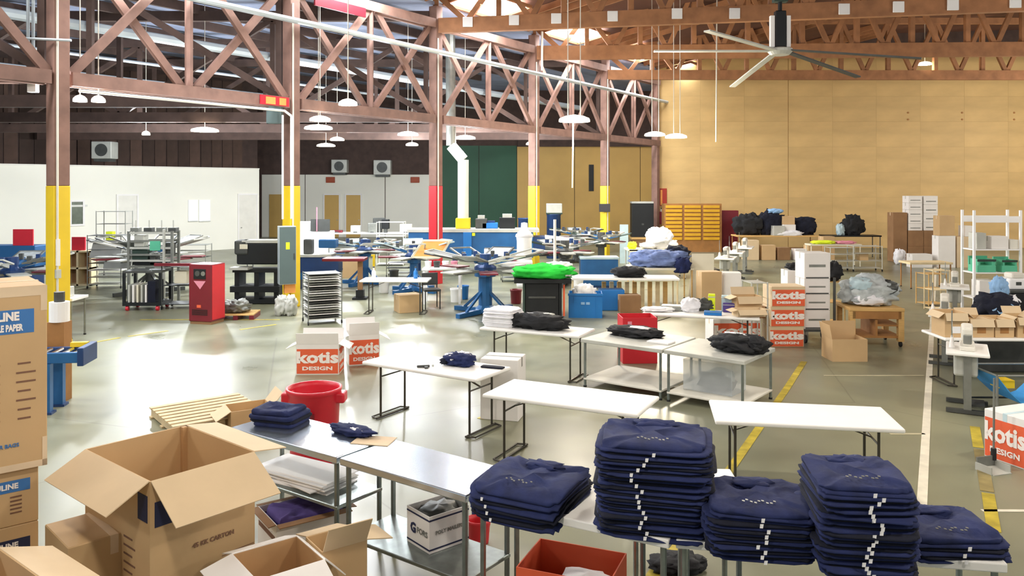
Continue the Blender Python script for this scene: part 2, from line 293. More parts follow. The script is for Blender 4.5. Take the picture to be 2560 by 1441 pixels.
# ---- truss along the row of posts: every member a part
def member(t, nm, p, q, w, h, m): return B().bar(p, q, w, h).build(nm, m, t)
for i in range(-2, 5):
    nm = ['out', 'out', 'between the first and second posts', 'between the second post and the red post', 'between the red post and the fourth post', 'between the fourth and fifth posts', 'between the fifth post and the plywood wall'][i+2]
    if i < -1: continue
    t = thing('row_truss', 'brown timber truss with crossed braces '+('left of the first post' if i < 0 else nm), 'truss', row(i), 0, 'trusses along the row of posts')
    R = lambda s, off, z: row(i+s, off, z)-row(i)
    for off in (-.13, .13):
        member(t, 'bottom_chord', R(.035, off, 5.04), R(.965, off, 5.04), .09, .26, 'timber'); member(t, 'top_chord', R(.035, off, 7.95), R(.965, off, 7.95), .09, .26, 'timber')
        member(t, 'vertical', R(.5-.012*(off > 0), off*.6, 5.1), R(.5-.012*(off > 0), off*.6, 7.9), .09, .15, 'timber')
    for a, b_, off, m in ((.04, .47, .05, 'timber'), (.47, .04, -.07, 'timber'), (.53, .96, -.07, 'timber'), (.96, .53, .05, 'timber')):
        member(t, 'diagonal', R(a, off, 5.15), R(b_, off, 7.85), .1, .17, m)
# ---- transverse trusses of the left hall
for i in range(5):
    t = thing('hall_truss', 'dark timber roof truss running left from the '+['first post beside the cartons', 'second post behind the electrical cabinet', 'red post', 'fourth post', 'fifth post'][i], 'truss', row(i), 0, 'trusses of the left hall')
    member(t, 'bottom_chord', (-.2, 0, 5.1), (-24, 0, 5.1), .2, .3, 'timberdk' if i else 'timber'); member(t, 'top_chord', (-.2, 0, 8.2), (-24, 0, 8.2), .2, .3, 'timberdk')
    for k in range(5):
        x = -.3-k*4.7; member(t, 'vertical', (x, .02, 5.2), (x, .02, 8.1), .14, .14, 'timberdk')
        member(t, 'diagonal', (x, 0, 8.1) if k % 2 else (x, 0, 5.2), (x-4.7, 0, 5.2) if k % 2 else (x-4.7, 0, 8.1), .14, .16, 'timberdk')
# ---- roof trusses of the right hall
tr = [('nearest', row(2, 0, 0), Vector((19, 20.4, 0)), 7.45+.45, .45), ('middle', row(3), Vector((22, 28.2, 0)), 7.85, .5), ('farthest', row(4), Vector((26, 34.0, 0)), 7.7, .4)]
for nm, a, b_, zb, th in tr:
    t = thing('roof_truss', 'warm brown timber roof truss spanning the right hall, '+nm+' of three', 'truss', a, 0, 'roof trusses of the right hall'); L = b_-a; n = 11
    topz = lambda f: zb+1.0+min(1.3, f*5.0)
    member(t, 'bottom_chord', (0, 0, zb), L+Vector((0, 0, zb)), .22, th, 'timberw')
    for k in range(n):
        f0, f1 = k/n, (k+1)/n; A, C = L*f0, L*f1
        member(t, 'top_chord', A+Vector((0, 0, topz(f0))), C+Vector((0, 0, topz(f1))), .2, .25, 'timberw')
        member(t, 'vertical', A+Vector((0, .04, zb)), A+Vector((0, .04, topz(f0))), .16, .18, 'timberw')
        M_ = (A+C)/2
        member(t, 'diagonal', A+Vector((0, 0, topz(f0))), M_+Vector((0, 0, zb+.1)), .13, .16, 'timberw'); member(t, 'diagonal', M_+Vector((0, 0, zb+.1)), C+Vector((0, 0, topz(f1))), .13, .16, 'timberw')
# white plates hung on the nearest and middle truss chords
for k, x in enumerate((1170, 1285, 1390, 1530, 1690, 1833, 2105, 2240, 2375, 2530)):
    a, b_ = tr[0][1], tr[0][2]; kx = (x-XP)/F; d = b_-a; s = (kx*a.y-a.x)/(d.x-kx*d.y); P = a+d*s
    tag(B().box(-.15, .15, -.06, 0, -.15, .15).build('white_plate', 'paper', bevel=.01), 'square white plate on the nearest roof truss, %s from the left' % ORD[k], 'plate', 'white plates on the roof truss', loc=(P.x, P.y-.115, 7.9+(.0 if k > 4 else .06)))
# ---- pipes and conduits overhead
def pipe(name, label, cat, pts, r, m='pipe'):
    return tag(B().tube([Vector(p) for p in pts], r, 8).build(name, m, smooth=False), label, cat)
pipe('sprinkler_pipe', 'long pale grey pipe running in front of the row truss', 'pipe', [row(-2, .3, 7.05), row(5.2, .3, 7.05)], .075)
pipe('overhead_duct', 'broad pale duct behind the row truss in the left hall', 'duct', [row(-1.5, -4.4, 7.0), row(5, -4.4, 7.0)], .13)
pipe('sprinkler_pipe', 'thin pale pipe high in the left hall, farther than the broad duct', 'pipe', [row(-1.5, -8.9, 7.0), row(5, -8.9, 7.0)], .05)
pipe('sprinkler_pipe', 'thin pale pipe deepest in the left hall roof', 'pipe', [row(-1.5, -13, 7.0), row(5, -13, 7.0)], .06)
pipe('conduit', 'white conduit under the first truss turning down to the electrical cabinet', 'conduit', [row(.05, .22, 4.82), row(.93, .22, 4.82), row(.955, .3, 4.7), row(.955, .3, 2.2)], .03, 'whitepipe')
pipe('conduit', 'second white conduit dropping to the electrical cabinet', 'conduit', [row(.9, .35, 4.7), row(.9, .35, 2.2)], .025, 'whitepipe')
for x, y1, lb in ((70, 205, 'vertical white conduit left of the first post, outermost'), (83, 225, 'vertical white conduit left of the first post ending in a junction box'), (113, 200, 'vertical white conduit left of the first post, closest to it')):
    Y = 15.3; o = thing('conduit', lb, 'conduit', (WX(x, Y), Y, 0)); B().cyl((0, 0, ZY(y1, Y)), (0, 0, 8.6), .03).build('pipe', 'pipe', o)
    if x == 83: B().cb((0, 0, ZY(218, Y)), (.16, .12, .2)).build('junction_box', 'white', o)
pipe('cross_strut', 'thin metal strut crossing the first post near the top', 'strut', [(WX(64, 14.9), 14.9, ZY(96, 14.9)), (WX(178, 14.9), 14.9, ZY(101, 14.9))], .025)
pipe('pull_cord', 'long white cord hanging in front of the plywood wall', 'cord', [(WX(1793, 24), 24, 9.5), (WX(1790, 24), 24, ZY(355, 24))], .02, 'wire')
pipe('conduit', 'white vertical pipe beside the fourth post', 'pipe', [row(3, .35, ZY(175, 28.9)), row(3, .35, 8.6)], .04, 'whitepipe')
o = thing('banner', 'red and orange banner on the first truss chord', 'banner', row(.9, .2, 0), RYAW)
B().box(-.55, .3, -.03, 0, 4.93, 5.15).build('cloth', 'red', o); B().box(-.4, -.12, -.04, -.03, 4.95, 5.12).build('stripe', 'orangel', o); B().box(0, .2, -.04, -.03, 4.95, 5.12).build('stripe', 'orangel', o)
tag(B().box(-.9, .9, -.05, 0, 7.55, 7.8).build('red_banner', 'redm'), 'long red strip on the truss above the second post', 'banner', loc=row(1.25, .25, 0), rz=RYAW)
# ---- lamps
def pendant(label, x, y, Y, d, wires, top, power, group='pendant lamps of the right hall', light=True, colr=(1, .88, .68)):
    z = ZY(y, Y); o = thing('pendant_lamp', label, 'lamp', (WX(x, Y), Y, z), 0, group); r = d/2
    B().lathe([(0, -.03), (r*.93, -.03), (r*.93, -.015)], 24).build('diffuser', 'lampem', o)
    B().lathe([(r, -.035), (r, .0), (r*.95, .03), (r*.6, .075), (r*.15, .1), (0, .1)], 24).build('shade', 'shadeem', o, smooth=True)
    for wx in wires: B().cyl((wx, 0, .1), (wx, 0, top-z), .011, n=6).build('suspension_wire', 'wire', o)
    if light: lamp_light('pendant_light', (WX(x, Y), Y, z-.45), power, .5, colr)
    return o
pendant('round white pendant lamp hanging left of the others, nearest the camera', 1436, 300, 16, .62, (-.13, .12), 9, PEND_W)
pipe('power_drop', 'white power cord dropping below the nearest pendant lamp', 'cord', [(WX(1433, 16.1), 16.1, ZY(306, 16)), (WX(1431, 16.1), 16.1, ZY(470, 16))], .015, 'wire')
pendant('round white pendant lamp, left of the pair before the plywood wall', 1637, 337, 25, .64, (-.09, .12), 9, PEND_W*1.5)
pendant('round white pendant lamp, right of the pair before the plywood wall', 1690, 342, 24, .64, (-.07, .12), 9, PEND_W*1.5)
pendant('small bright lamp near the top of the plywood wall', 2312, 160, 34, .55, (0,), 10, PEND_W*2.2)
for k, (x, y, d) in enumerate(((200, 250, .3), (246, 251, .3), (870, 259, .45), (800, 299, .62), (796, 320, .95), (512, 326, .95), (843, 349, .6), (1020, 336, .8), (1030, 362, .6), (1163, 345, .85), (1327, 360, .45), (365, 335, .3), (815, 364, .9))):
    Y = 1.7*2000/(465-y); d *= .85
    pendant('round hanging lamp of the left hall, %s counted from the left' % ORD[sorted((200, 246, 870, 800, 796, 512, 843, 1020, 1030, 1163, 1327, 365, 815)).index(x)], x, y, Y, d, (0,), 8.62, LEFT_W*(3.4 if k in (5, 11) else (2.6 if k in (6, 8, 9) else 1.2)), 'hanging lamps of the left hall', k in (0, 2, 4, 5, 7, 9, 10, 8, 11, 6), (.9, .95, 1))
for k, (x, y) in enumerate(((-7, 1.5), (-1.5, 2.5), (4.5, 2.5), (10, 3), (-9, 7), (13.5, 9), (14.5, 16), (18, 24), (-4.5, 8.5), (2.5, 8.2), (8, 8.4), (25, 32), (23, 27))):  # unseen lamps added to fill the foreground and plywood wall with light
    z = 5.6; o = thing('pendant_lamp', 'added round pendant lamp for fill light out of view, %s of that set' % ORD[k], 'lamp', (x, y, z), 0, 'added fill lamps out of view')
    B().lathe([(0, -.03), (.29, -.03), (.29, -.015)], 16).build('diffuser', 'lampem', o); B().lathe([(.31, -.035), (.31, 0), (.2, .06), (.07, .2), (0, .2)], 16).build('shade', 'white', o)
    B().cyl((0, 0, .1), (0, 0, 3.2), .011, n=6).build('suspension_wire', 'wire', o); lamp_light('pendant_light', (x, y, z-.45), PEND_W*(3.0 if k > 10 else (.55 if x < -3 else 1.25)), .6, (1, .92, .82))
# ---- big ceiling fan
hx_, hy_ = WX(1950, 20), 20; hz = ZY(128, 20)
o = thing('ceiling_fan', 'large industrial ceiling fan with long thin blades in the right hall', 'fan', (hx_, hy_, hz), 0)
B().lathe([(0, -.1), (.22, -.1), (.3, -.02), (.3, .05), (.12, .1), (0, .1)], 20).build('hub', 'lgrey', o)
B().box(-.13, .13, -.1, .1, .1, 1.0).build('motor', 'blackm', o, bevel=.02)
for s in (-1, 1): B().box(s*.2-.05, s*.2+.05, -.06, .06, .1, .88).build('bracket', 'paper', o)
B().cyl((0, 0, 1.0), (0, 0, 3.2), .05).build('down_rod', 'blackm', o); B().cb((0, 0, 1.35), (.34, .2, .25)).build('mount_plate', 'dkgreen', o)
for a, dr, m in ((-28, .42, 'dgrey'), (32, .42, 'dgrey'), (96, .5, 'lgrey'), (180, .0, 'lgrey'), (222, -.1, 'lgrey')):
    c, s_ = math.cos(math.radians(a)), math.sin(math.radians(a)); p = Vector((c*.28, s_*.28, 0)); q = Vector((c*3.15, s_*3.15, -dr))
    B().bar(p, q, .17, .035).build('blade', m, o)
# ================================================================== BUILDERS
def face_rot(face): return {'front': (PI/2, 0, 0), 'right': (PI/2, 0, PI/2), 'left': (PI/2, 0, -PI/2), 'back': (PI/2, 0, PI), 'top': (0, 0, 0)}[face]
def face_pt(face, w, d, h, u, v, off=.004):
    return {'front': (u, -d/2-off, v), 'right': (w/2+off, u, v), 'left': (-w/2-off, -u, v), 'back': (-u, d/2+off, v), 'top': (u, v, h+off)}[face]
def patch(o, face, w, d, h, u0, u1, v0, v1, m, name='printed_label', t=.002, off=.0012):
    a = face_pt(face, w, d, h, u0, v0, off); b = face_pt(face, w, d, h, u1, v0, off); c = face_pt(face, w, d, h, u1, v1, off); e = face_pt(face, w, d, h, u0, v1, off)
    return B().quad(a, b, c, e, t).build(name, m, o)
def carton(label, loc, w, d, h, yaw=0, m='kraft', flaps=None, name='carton', cat='box', group=None, tape=True, kotis=(), inside=None, fl=None, tapem='tan', lining=None):
    # flaps: None = closed; else four angles below the horizontal (front, right, back, left), None = folded flap missing
    o = thing(name, label, cat, loc, yaw, group); t = .008
    if flaps is None:
        B().box(-w/2, w/2, -d/2, d/2, 0, h).build('body', m, o, bevel=.006, seg=1)
        if tape:
            B().box(-w/2-.001, w/2+.001, -.025, .025, h-.0005, h+.0025).build('tape', tapem, o)
            for s in (-1, 1): B().box(s*(w/2+.001)-.001, s*(w/2+.001)+.001, -.025, .025, h-.12, h+.002).build('tape', tapem, o)
    else:
        ms = inside or m
        for s in (-1, 1):
            B().box(-w/2, w/2, s*d/2-(t if s > 0 else 0), s*d/2+(t if s < 0 else 0), 0, h).build('side_panel', m, o)
            B().box(s*w/2-(t if s > 0 else 0), s*w/2+(t if s < 0 else 0), -d/2+t, d/2-t, 0, h).build('side_panel', m, o)
        B().box(-w/2+t, w/2-t, -d/2+t, d/2-t, 0, .02).build('bottom', ms, o)
        if lining:
            for s in (-1, 1):
                B().box(-w/2+t, w/2-t, s*(d/2-t-.002)-.001, s*(d/2-t-.002)+.001, .02, h-.004).build('lining', lining, o); B().box(s*(w/2-t-.002)-.001, s*(w/2-t-.002)+.001, -d/2+t+.004, d/2-t-.004, .02, h-.004).build('lining', lining, o)
        L4 = fl if isinstance(fl, tuple) else (fl or min(w, d)/2,)*4
        for k, (a, n, e) in enumerate((((-w/2, -d/2), (0, -1), (w/2, -d/2)), ((w/2, -d/2), (1, 0), (w/2, d/2)), ((w/2, d/2), (0, 1), (-w/2, d/2)), ((-w/2, d/2), (-1, 0), (-w/2, -d/2)))):
            if flaps[k] is None: continue
            r = math.radians(flaps[k]); L = L4[k]; q = Vector((n[0]*math.cos(r)*L, n[1]*math.cos(r)*L, -math.sin(r)*L)); A = Vector((a[0], a[1], h)); C = Vector((e[0], e[1], h)); g = (C-A).normalized()*.006
            B().quad(A+g, C-g, C-g+q, A+g+q, .007).build('flap', inside or m, o)
    for f in kotis:
        W = w if f in ('front', 'back') else d
        patch(o, f, w, d, h, -W*.48, W*.48, h*.03, h*.84, 'orange', 'printed_block')
        text('kotis', h*.52, 'ptrim', o, face_pt(f, w, d, h, 0, h*.55, .006), face_rot(f), .01, sx=W/(h*1.02)*.98)
        text('DESIGN', h*.16, 'ptrim', o, face_pt(f, w, d, h, 0, h*.2, .006), face_rot(f), .003, sx=W/(h*.7)*.9)
    return o
def folding_table(label, q, z=.74, group='white folding tables', dims=None, loc=None):
    x, y, yaw, L, D = fit(q, z) if q else (loc[0], loc[1], loc[2], dims[0], dims[1])
    if dims: L, D = dims
    o = thing('folding_table', label, 'table', (x, y, 0), yaw, group)
    B().box(-L/2, L/2, -D/2, D/2, z-.045, z).build('table_top', 'plastic', o, bevel=.018, seg=3)
    for s in (-1, 1):
        X = s*(L/2-.2)
        for e in (-1, 1): B().cyl((X, e*(D/2-.14), .03), (X, e*(D/2-.14), z-.045), .014, n=8).build('leg', 'leg', o)
        b = B(); X2 = X-s*.0
        b.tube([(X, -(D/2-.06), .016), (X, D/2-.06, .016)], .014); B().cyl((X, -(D/2-.14), z-.2), (X, D/2-.14, z-.2), .01, n=6).build('crossbar', 'leg', o)
        b.tube([(X, -(D/2-.06), .016), (X+s*.11, -(D/2-.1), .016), (X+s*.11, D/2-.1, .016), (X, D/2-.06, .016)], .011)
        b.build('foot_frame', 'leg', o)
        B().bar((X, 0, z-.2), (s*(L/2-.62), 0, z-.05), .022, .012).build('brace', 'leg', o)
    return o
def work_table(label, q, z, L=None, D=None, shelf=None, top='steel', group='steel work tables', leg='galv', name='work_table', loc=None, shelfm='galv', th=.055):
    x, y, yaw, l, d = fit(q, z) if q else (loc[0], loc[1], loc[2], L, D); L = L or l; D = D or d
    o = thing(name, label, 'table', (x, y, 0), yaw, group)
    B().box(-L/2, L/2, -D/2, D/2, z-th, z).build('table_top', top, o, bevel=.008, seg=2)
    for s in (-1, 1):
        for e in (-1, 1):
            B().cyl((s*(L/2-.05), e*(D/2-.05), .02), (s*(L/2-.05), e*(D/2-.05), z-th), .02, n=8).build('leg', leg, o)
            B().cyl((s*(L/2-.05), e*(D/2-.05), 0), (s*(L/2-.05), e*(D/2-.05), .025), .026, n=8).build('foot', 'rubber', o)
    if shelf: B().box(-L/2+.03, L/2-.03, -D/2+.03, D/2-.03, shelf-.03, shelf).build('under_shelf', shelfm, o, bevel=.005, seg=1)
    return o
def slab(w, d, h, seed, sag=0, n=44, wav=.045, wr=.0):    # one folded garment: a soft rounded slab with an uneven edge
    b = B(); rings = [(.0, 0.0), (.94, 0.0), (.985, .25), (1.0, .5), (.985, .8), (.95, 1.0), (.8, 1.02), (.6, 1.02), (.4, 1.02), (.2, 1.02), (0.001, 1.02)]; vs_ = []; fs = []
    for r, zz in rings:
        for i in range(n):
            t = 2*PI*i/n; c, s = math.cos(t), math.sin(t); p = .25
            X = math.copysign(abs(c)**p, c)*w/2*r; Y = math.copysign(abs(s)**p, s)*d/2*r
            k = 1+wav*noise.noise(Vector((c*2+seed*1.3, s*2, seed*.7)))+wav*.9*noise.noise(Vector((c*7, s*7+seed, seed)))
            X *= k; Y *= k; Z = zz*h+(.12*h*noise.noise(Vector((X*7, Y*7, seed)))+wr*(.5-abs(noise.noise(Vector((X*6+seed, Y*9, seed)))*2)))*(1 if zz > .3 else 0)
            if sag and Y < -d*.15: Z -= sag*((-Y-d*.15)/(d*.35))**2
            vs_.append((X, Y, Z))
    for k in range(len(rings)-1):
        for i in range(n): j = (i+1) % n; fs.append((k*n+i, k*n+j, (k+1)*n+j, (k+1)*n+i))
    return b.add(vs_, fs)
def shirt_stack(label, c, w, d, h, n, yaw, seed, m=('navy', 'navy2'), tags=6, sag=0, tagx=-.06, cat='shirts', group='stacks of navy shirts', logo=True, name='shirt_stack', bulge=.05):
    o = thing(name, label, cat, c, yaw, group); rs = random.Random(seed); hh = h/n
    for k in range(n):
        f = 1+bulge*math.sin(PI*(k+.5)/n)-(.03 if k > n-2 else 0)
        b = slab(w*f*rs.uniform(.95, 1.04), d*f*rs.uniform(.95, 1.04), hh*1.15, seed+k, sag*(1-.45*k/max(1, n-1)), wr=.035 if k == n-1 else 0)
        g = b.build('folded_shirt', m[0] if k >= n-2 else m[k % 2], o, smooth=True)
        g.location = (rs.uniform(-.014, .014), rs.uniform(-.014, .014), k*hh); g.rotation_euler = (0, 0, rs.uniform(-.06, .06))
    x = tagx
    for k in range(tags):
        z = h*(k+.6)/(tags+.3); x += rs.uniform(-.045, .045)*w/.6-.25*(x-tagx); f = 1+bulge*math.sin(PI*min(.98, z/h))
        y = -d/2*f*1.02-.008; zz = z-sag*.9*(1-.45*z/h)
        B().quad((x-.008, y, zz-.012), (x+.009, y-.004, zz-.01), (x+.013, y-.002, zz+.012), (x-.006, y, zz+.01), .003).build('size_tag', 'paper', o)
    if logo:
        g = B()
        for k in range(9):
            x = -.1+k*.022; y = -d*.3+.02*math.sin(k*1.7); g.quad((x, y, h+.022), (x+.014, y-.004, h+.021), (x+.014, y+.009, h+.023), (x, y+.011, h+.024), .003)
        g.build('printed_logo', 'grey', o, kind='stuff')
        B().blob((.0, d*.36, h+.004), (w*.2, d*.13, .022), seed, .4, nu=24, nv=10).build('collar', m[0], o, smooth=True)
    return o
def cloth_pile(label, c, r, m, seed=1, cat='clothes', name='cloth_pile', extra=(), yaw=0, amp=.34, group=None, e=.8, lumps=5):
    o = thing(name, label, cat, c, yaw, group)
    B().blob((0, 0, r[2]*.88), r, seed, amp, 2.9, e, 34, 18).build('fabric', m, o, smooth=True); rs = random.Random(seed)
    for k in range(lumps):
        a = rs.uniform(0, 2*PI); f = rs.uniform(.35, .8); B().blob((math.cos(a)*r[0]*f, math.sin(a)*r[1]*f, r[2]*rs.uniform(.75, 1.35)), (r[0]*rs.uniform(.25, .45), r[1]*rs.uniform(.3, .5), r[2]*rs.uniform(.25, .5)), seed+k*3+40, .5, 3.0, e, 20, 10).build('fabric', m, o, smooth=True)
    for k, (dx, dy, dz, rx, ry, rz_, mm) in enumerate(extra):
        B().blob((dx, dy, dz), (rx, ry, rz_), seed+k*2+5, .42, 3.0, e, 24, 12).build('fabric', mm, o, smooth=True)
    return o
def bin_round(label, c, d, h, m='red', name='trash_bin', cat='bin', handles=True, fr=.84):
    o = thing(name, label, cat, c); r = d/2
    B().lathe([(0, 0), (r*fr, 0), (r*(fr+.03), .02), (r*.96, h-.06), (r, h-.05), (r*1.04, h-.02), (r*1.04, h), (r*.96, h), (r*.93, h-.05), (r*(fr-.02), .03), (0, .03)], 32).build('body', m, o, smooth=True)
    if handles:
        for s in (-1, 1): B().box(s*r*1.0-.05, s*r*1.0+.06, -.09, .09, h-.16, h-.05).build('handle', m, o, bevel=.02)
        B().box(-.07, .07, -r*.985-.01, -r*.9, h*.64, h*.72).build('printed_label', 'redm', o)
    return o
def rack(label, loc, w, d, h, yaw, n, m='grey', name='wire_rack', cat='rack', group=None, cast=.08, shelfm=None, th=.012):
    o = thing(name, label, cat, loc, yaw, group)
    for s in (-1, 1):
        for e in (-1, 1):
            B().cyl((s*w/2, e*d/2, cast), (s*w/2, e*d/2, h), .014, n=6).build('post', m, o)
            if cast > .03: B().cyl((s*w/2-.012, e*d/2, cast*.5), (s*w/2+.012, e*d/2, cast*.5), cast*.5, n=10).build('caster', 'rubber', o)
    for k in range(n):
        z = cast+.04+(h-cast-.06)*k/max(1, n-1)
        b = B(); b.box(-w/2, w/2, -d/2, d/2, z-th/2, z+th/2).build('shelf', (shelfm[k % len(shelfm)] if isinstance(shelfm, tuple) else shelfm) or m, o)
    return o
def sewing(label, loc, yaw, w=1.05, d=.52, z=.78, group='sewing machine stations', clutter=True):
    o = thing('sewing_table', label, 'sewing machine', loc, yaw, group)
    B().box(-w/2, w/2, -d/2, d/2, z-.04, z).build('table_top', 'plastic', o, bevel=.012)
    for s in (-1, 1):
        B().bar((s*w*.33, 0, .04), (s*w*.33, 0, z-.04), .05, .09).build('leg', 'grey', o); B().bar((s*w*.33, -d*.5, .035), (s*w*.33, d*.5, .035), .06, .05).build('foot', 'dgrey', o)
    B().bar((-w*.33, 0, .2), (w*.33, 0, .2), .06, .04).build('stretcher', 'grey', o); B().box(-.2, .12, -d*.4, -.02, .09, .115).build('pedal', 'dgrey', o)
    B().box(-.25, .1, -.12, .16, z-.34, z-.06).build('motor', 'lgrey', o, bevel=.03)
    h = B().box(-.26, .24, -.09, .09, z, z+.06).build('machine_bed', 'offwhite', o, bevel=.015); 
    B().box(.14, .25, -.07, .07, z+.06, z+.3).build('machine_column', 'offwhite', o, bevel=.025); B().box(-.26, .2, -.06, .06, z+.2, z+.31).build('machine_arm', 'offwhite', o, bevel=.03)
    B().box(-.26, -.19, -.05, .05, z+.09, z+.22).build('needle_head', 'grey', o, bevel=.015); B().cyl((.25, 0, z+.2), (.3, 0, z+.2), .07, n=14).build('hand_wheel', 'dgrey', o)
    B().cyl((-.05, .18, z), (-.05, .18, z+.5), .008, n=6).build('thread_stand', 'chrome', o)
    for s in (-1, 1): B().cyl((-.05+s*.08, .18, z+.02), (-.05+s*.08, .18, z+.15), .035, .012, n=10).build('thread_cone', 'white', o)
    return o
def press(label, loc, n, r, z, yaw, c='blue', screens=('lgrey',), plat='lgrey', group='screen printing presses', tilt=14, base_r=.12, up=True, legl=.8):
    o = thing('screen_press', label, 'press', loc, yaw, group)
    B().lathe([(0, .05), (base_r*1.5, .05), (base_r*1.5, .12), (base_r, .2), (base_r, z-.12), (base_r*1.6, z-.1), (base_r*1.6, z), (0, z)], 12).build('pedestal', c, o)
    for k in range(4):
        a = PI/4+k*PI/2; B().bar((0, 0, .08), (math.cos(a)*legl, math.sin(a)*legl, .05), .12, .1).build('foot', c, o)
        B().bar((math.cos(a)*.1, math.sin(a)*.1, z*.55), (math.cos(a)*legl*.7, math.sin(a)*legl*.7, .1), .05, .05).build('gusset', c, o)
    B().lathe([(0, z), (.22, z), (.26, z+.05), (.26, z+.12), (.14, z+.2), (.14, z+.42), (0, z+.42)], 14).build('hub', 'bluedk' if c == 'blue' else 'dgrey', o)
    for k in range(n):
        a = 2*PI*k/n; ca, sa = math.cos(a), math.sin(a)
        arm = B().bar((ca*.2, sa*.2, z+.03), (ca*(r-.3), sa*(r-.3), z+.03), .07, .06).build('arm', 'grey', o)
        m4 = Matrix.Rotation(a, 3, 'Z'); pv = [m4 @ Vector(p) for p in ((r-.62, -.2, z+.075), (r, -.2, z+.075), (r, .2, z+.075), (r-.62, .2, z+.075))]
        B().quad(*pv, .03).build('platen', plat if k % 3 else 'redm', arm)
        if up:
            a2 = a+PI/n; m4 = Matrix.Rotation(a2, 3, 'Z'); th = math.radians(tilt)
            P = lambda x, y: m4 @ Vector((.25+x*math.cos(th), y, z+.22+x*math.sin(th)))
            ua = B().bar(P(0, 0), P(.45, 0), .08, .07).build('upper_arm', 'blue' if k % 2 else 'lgrey', o)
            for e in ((P(.4, -.27), P(r*.92, -.27)), (P(.4, .27), P(r*.92, .27)), (P(.4, -.27), P(.4, .27)), (P(r*.92, -.27), P(r*.92, .27))): B().bar(*e, .04, .035).build('screen_frame', screens[k % len(screens)], ua)
            if k % 2: B().quad(P(.42, -.25), P(r*.9, -.25), P(r*.9, .25), P(.42, .25), .006).build('mesh', 'greycloth' if k % 4 == 1 else 'dgrey', ua)
            B().cb(P(.3, 0)+Vector((0, 0, .1)), (.09, .09, .14)).build('micro_head', 'dgrey' if k % 2 else 'bluedk', ua)
    return o

# ================================================================== FOREGROUND
# stack of cartons at the left edge
Y0 = 5.6; cx = WX(118, Y0)
R45 = math.radians(45)
def corner_loc(px, Y, w, d, yaw, z):       # carton whose right corner (front/right edge) stands at pixel column px and distance Y
    P = Vector((WX(px, Y), Y, 0)); u = Vector((math.cos(yaw), math.sin(yaw), 0)); v = Vector((-math.sin(yaw), math.cos(yaw), 0)); c = P-u*w/2+v*d/2; return (c.x, c.y, z)
ya = math.radians(40)
zc1 = ZY(1162, Y0); zc2 = ZY(1302, Y0)
w1, d1 = 1.0, .7
o = carton('tall tan shipping carton on top of the left stack with blue brand label', corner_loc(118, Y0, w1, d1, ya, zc1), w1, d1, ZY(712, Y0)-zc1, ya, group='cartons stacked at the left edge')
hh = ZY(712, Y0)-zc1
patch(o, 'front', w1, d1, hh, -.46, .42, hh*.745, hh*.875, 'bluelabel')
text('ULINE', .078, 'ptrim', o, face_pt('front', w1, d1, hh, .245, hh*.838, .006), face_rot('front'), .004, sx=.8); text('BUBBLE PAPER', .062, 'ptrim', o, face_pt('front', w1, d1, hh, .235, hh*.776, .006), face_rot('front'), .003, sx=.58)
for k in range(7):
    for u, wd in ((.17, .05), (.34, .09 if k in (1, 2, 4) else .06)): patch(o, 'front', w1, d1, hh, u-wd*.3, u+wd, hh*(.575-.05*k), hh*(.575-.05*k)+.012, 'ink', 'printed_line')
text('BUBBLE PAPER BAGS', .035, 'bluelabel', o, face_pt('front', w1, d1, hh, .17, hh*.14, .006), face_rot('front'), .001)
patch(o, 'front', w1, d1, hh, .47, .5, 0, hh*.16, 'tan', 'tape'); patch(o, 'front', w1, d1, hh, .2, .5, .0, hh*.035, 'tan', 'tape'); patch(o, 'front', w1, d1, hh, .46, .5, hh*.86, hh*.999, 'tan', 'tape'); patch(o, 'front', w1, d1, hh, -.3, .46, hh*.945, hh*.999, 'tan', 'tape')
w2, d2 = .9, .7
for lb, z0, z1 in (('tan carton with blue label strip under the tall carton', zc2+.002, zc1-.002), ('tan carton with dark label and white slip at the bottom of the left stack', 0, zc2)):
    o = carton(lb, corner_loc(96, Y0, w2, d2, ya, z0), w2, d2, z1-z0, ya, group='cartons stacked at the left edge'); hh = z1-z0
    zt = hh*.86 if z0 else hh-.07; 
    patch(o, 'front', w2, d2, hh, -.4, .4, zt-.1, zt-.02, 'bluelabel' if z0 else 'inknavy'); text('ULINE', .05, 'ptrim', o, face_pt('front', w2, d2, hh, .26, zt-.06, .005), face_rot('front'), .002)
    if z0:
        for k in range(5):
            for u in (.02, .14, .28): patch(o, 'front', w2, d2, hh, u, u+.07, hh*(.5-.07*k), hh*(.5-.07*k)+.01, 'ink', 'printed_line')
    else:
        patch(o, 'front', w2, d2, hh, .04, .26, zt-.24, zt-.07, 'paper', 'shipping_slip', off=.004); patch(o, 'front', w2, d2, hh, .1, .2, zt-.14, zt-.125, 'ink', 'printed_line', off=.0065)
# big open carton
q = [(365, 1208), (637, 1130), (464, 1064), (222, 1122)]; zb = 1.15; x, y, yaw, L, D = fit(q, zb)
o = carton('big open tan carton with spread flaps in the left foreground', (x, y, 0), L, D, zb, yaw, 'kraft', (33, 8, 65, 28), inside='kraftlight', fl=(.38, .26, .3, .3))
patch(o, 'front', L, D, zb, -L/2+.03, -L/2+.25, zb-.3, zb-.14, 'inknavy'); patch(o, 'left', L, D, zb, D/2-.16, D/2-.03, zb-.27, zb-.1, 'inknavy')
text('45 KK CARTON', .042, 'ink', o, face_pt('front', L, D, zb, .06, zb-.5, .006), face_rot('front'), .001)
for a in ((.12, .36, .42, .424), (.12, .36, .46, .464), (.12, .124, .2, .424), (.2, .36, .47, .474)): patch(o, 'front', L, D, zb, a[0], a[1], zb-1.1+a[2], zb-1.1+a[3], 'ink', 'printed_line')
for k in range(6):
    for u, wd in ((-.2, .16), (.12, .2)): patch(o, 'left', L, D, zb, u, u+wd*(.8 if k % 2 else .6), zb-.44-.055*k, zb-.428-.055*k, 'ink', 'printed_line')
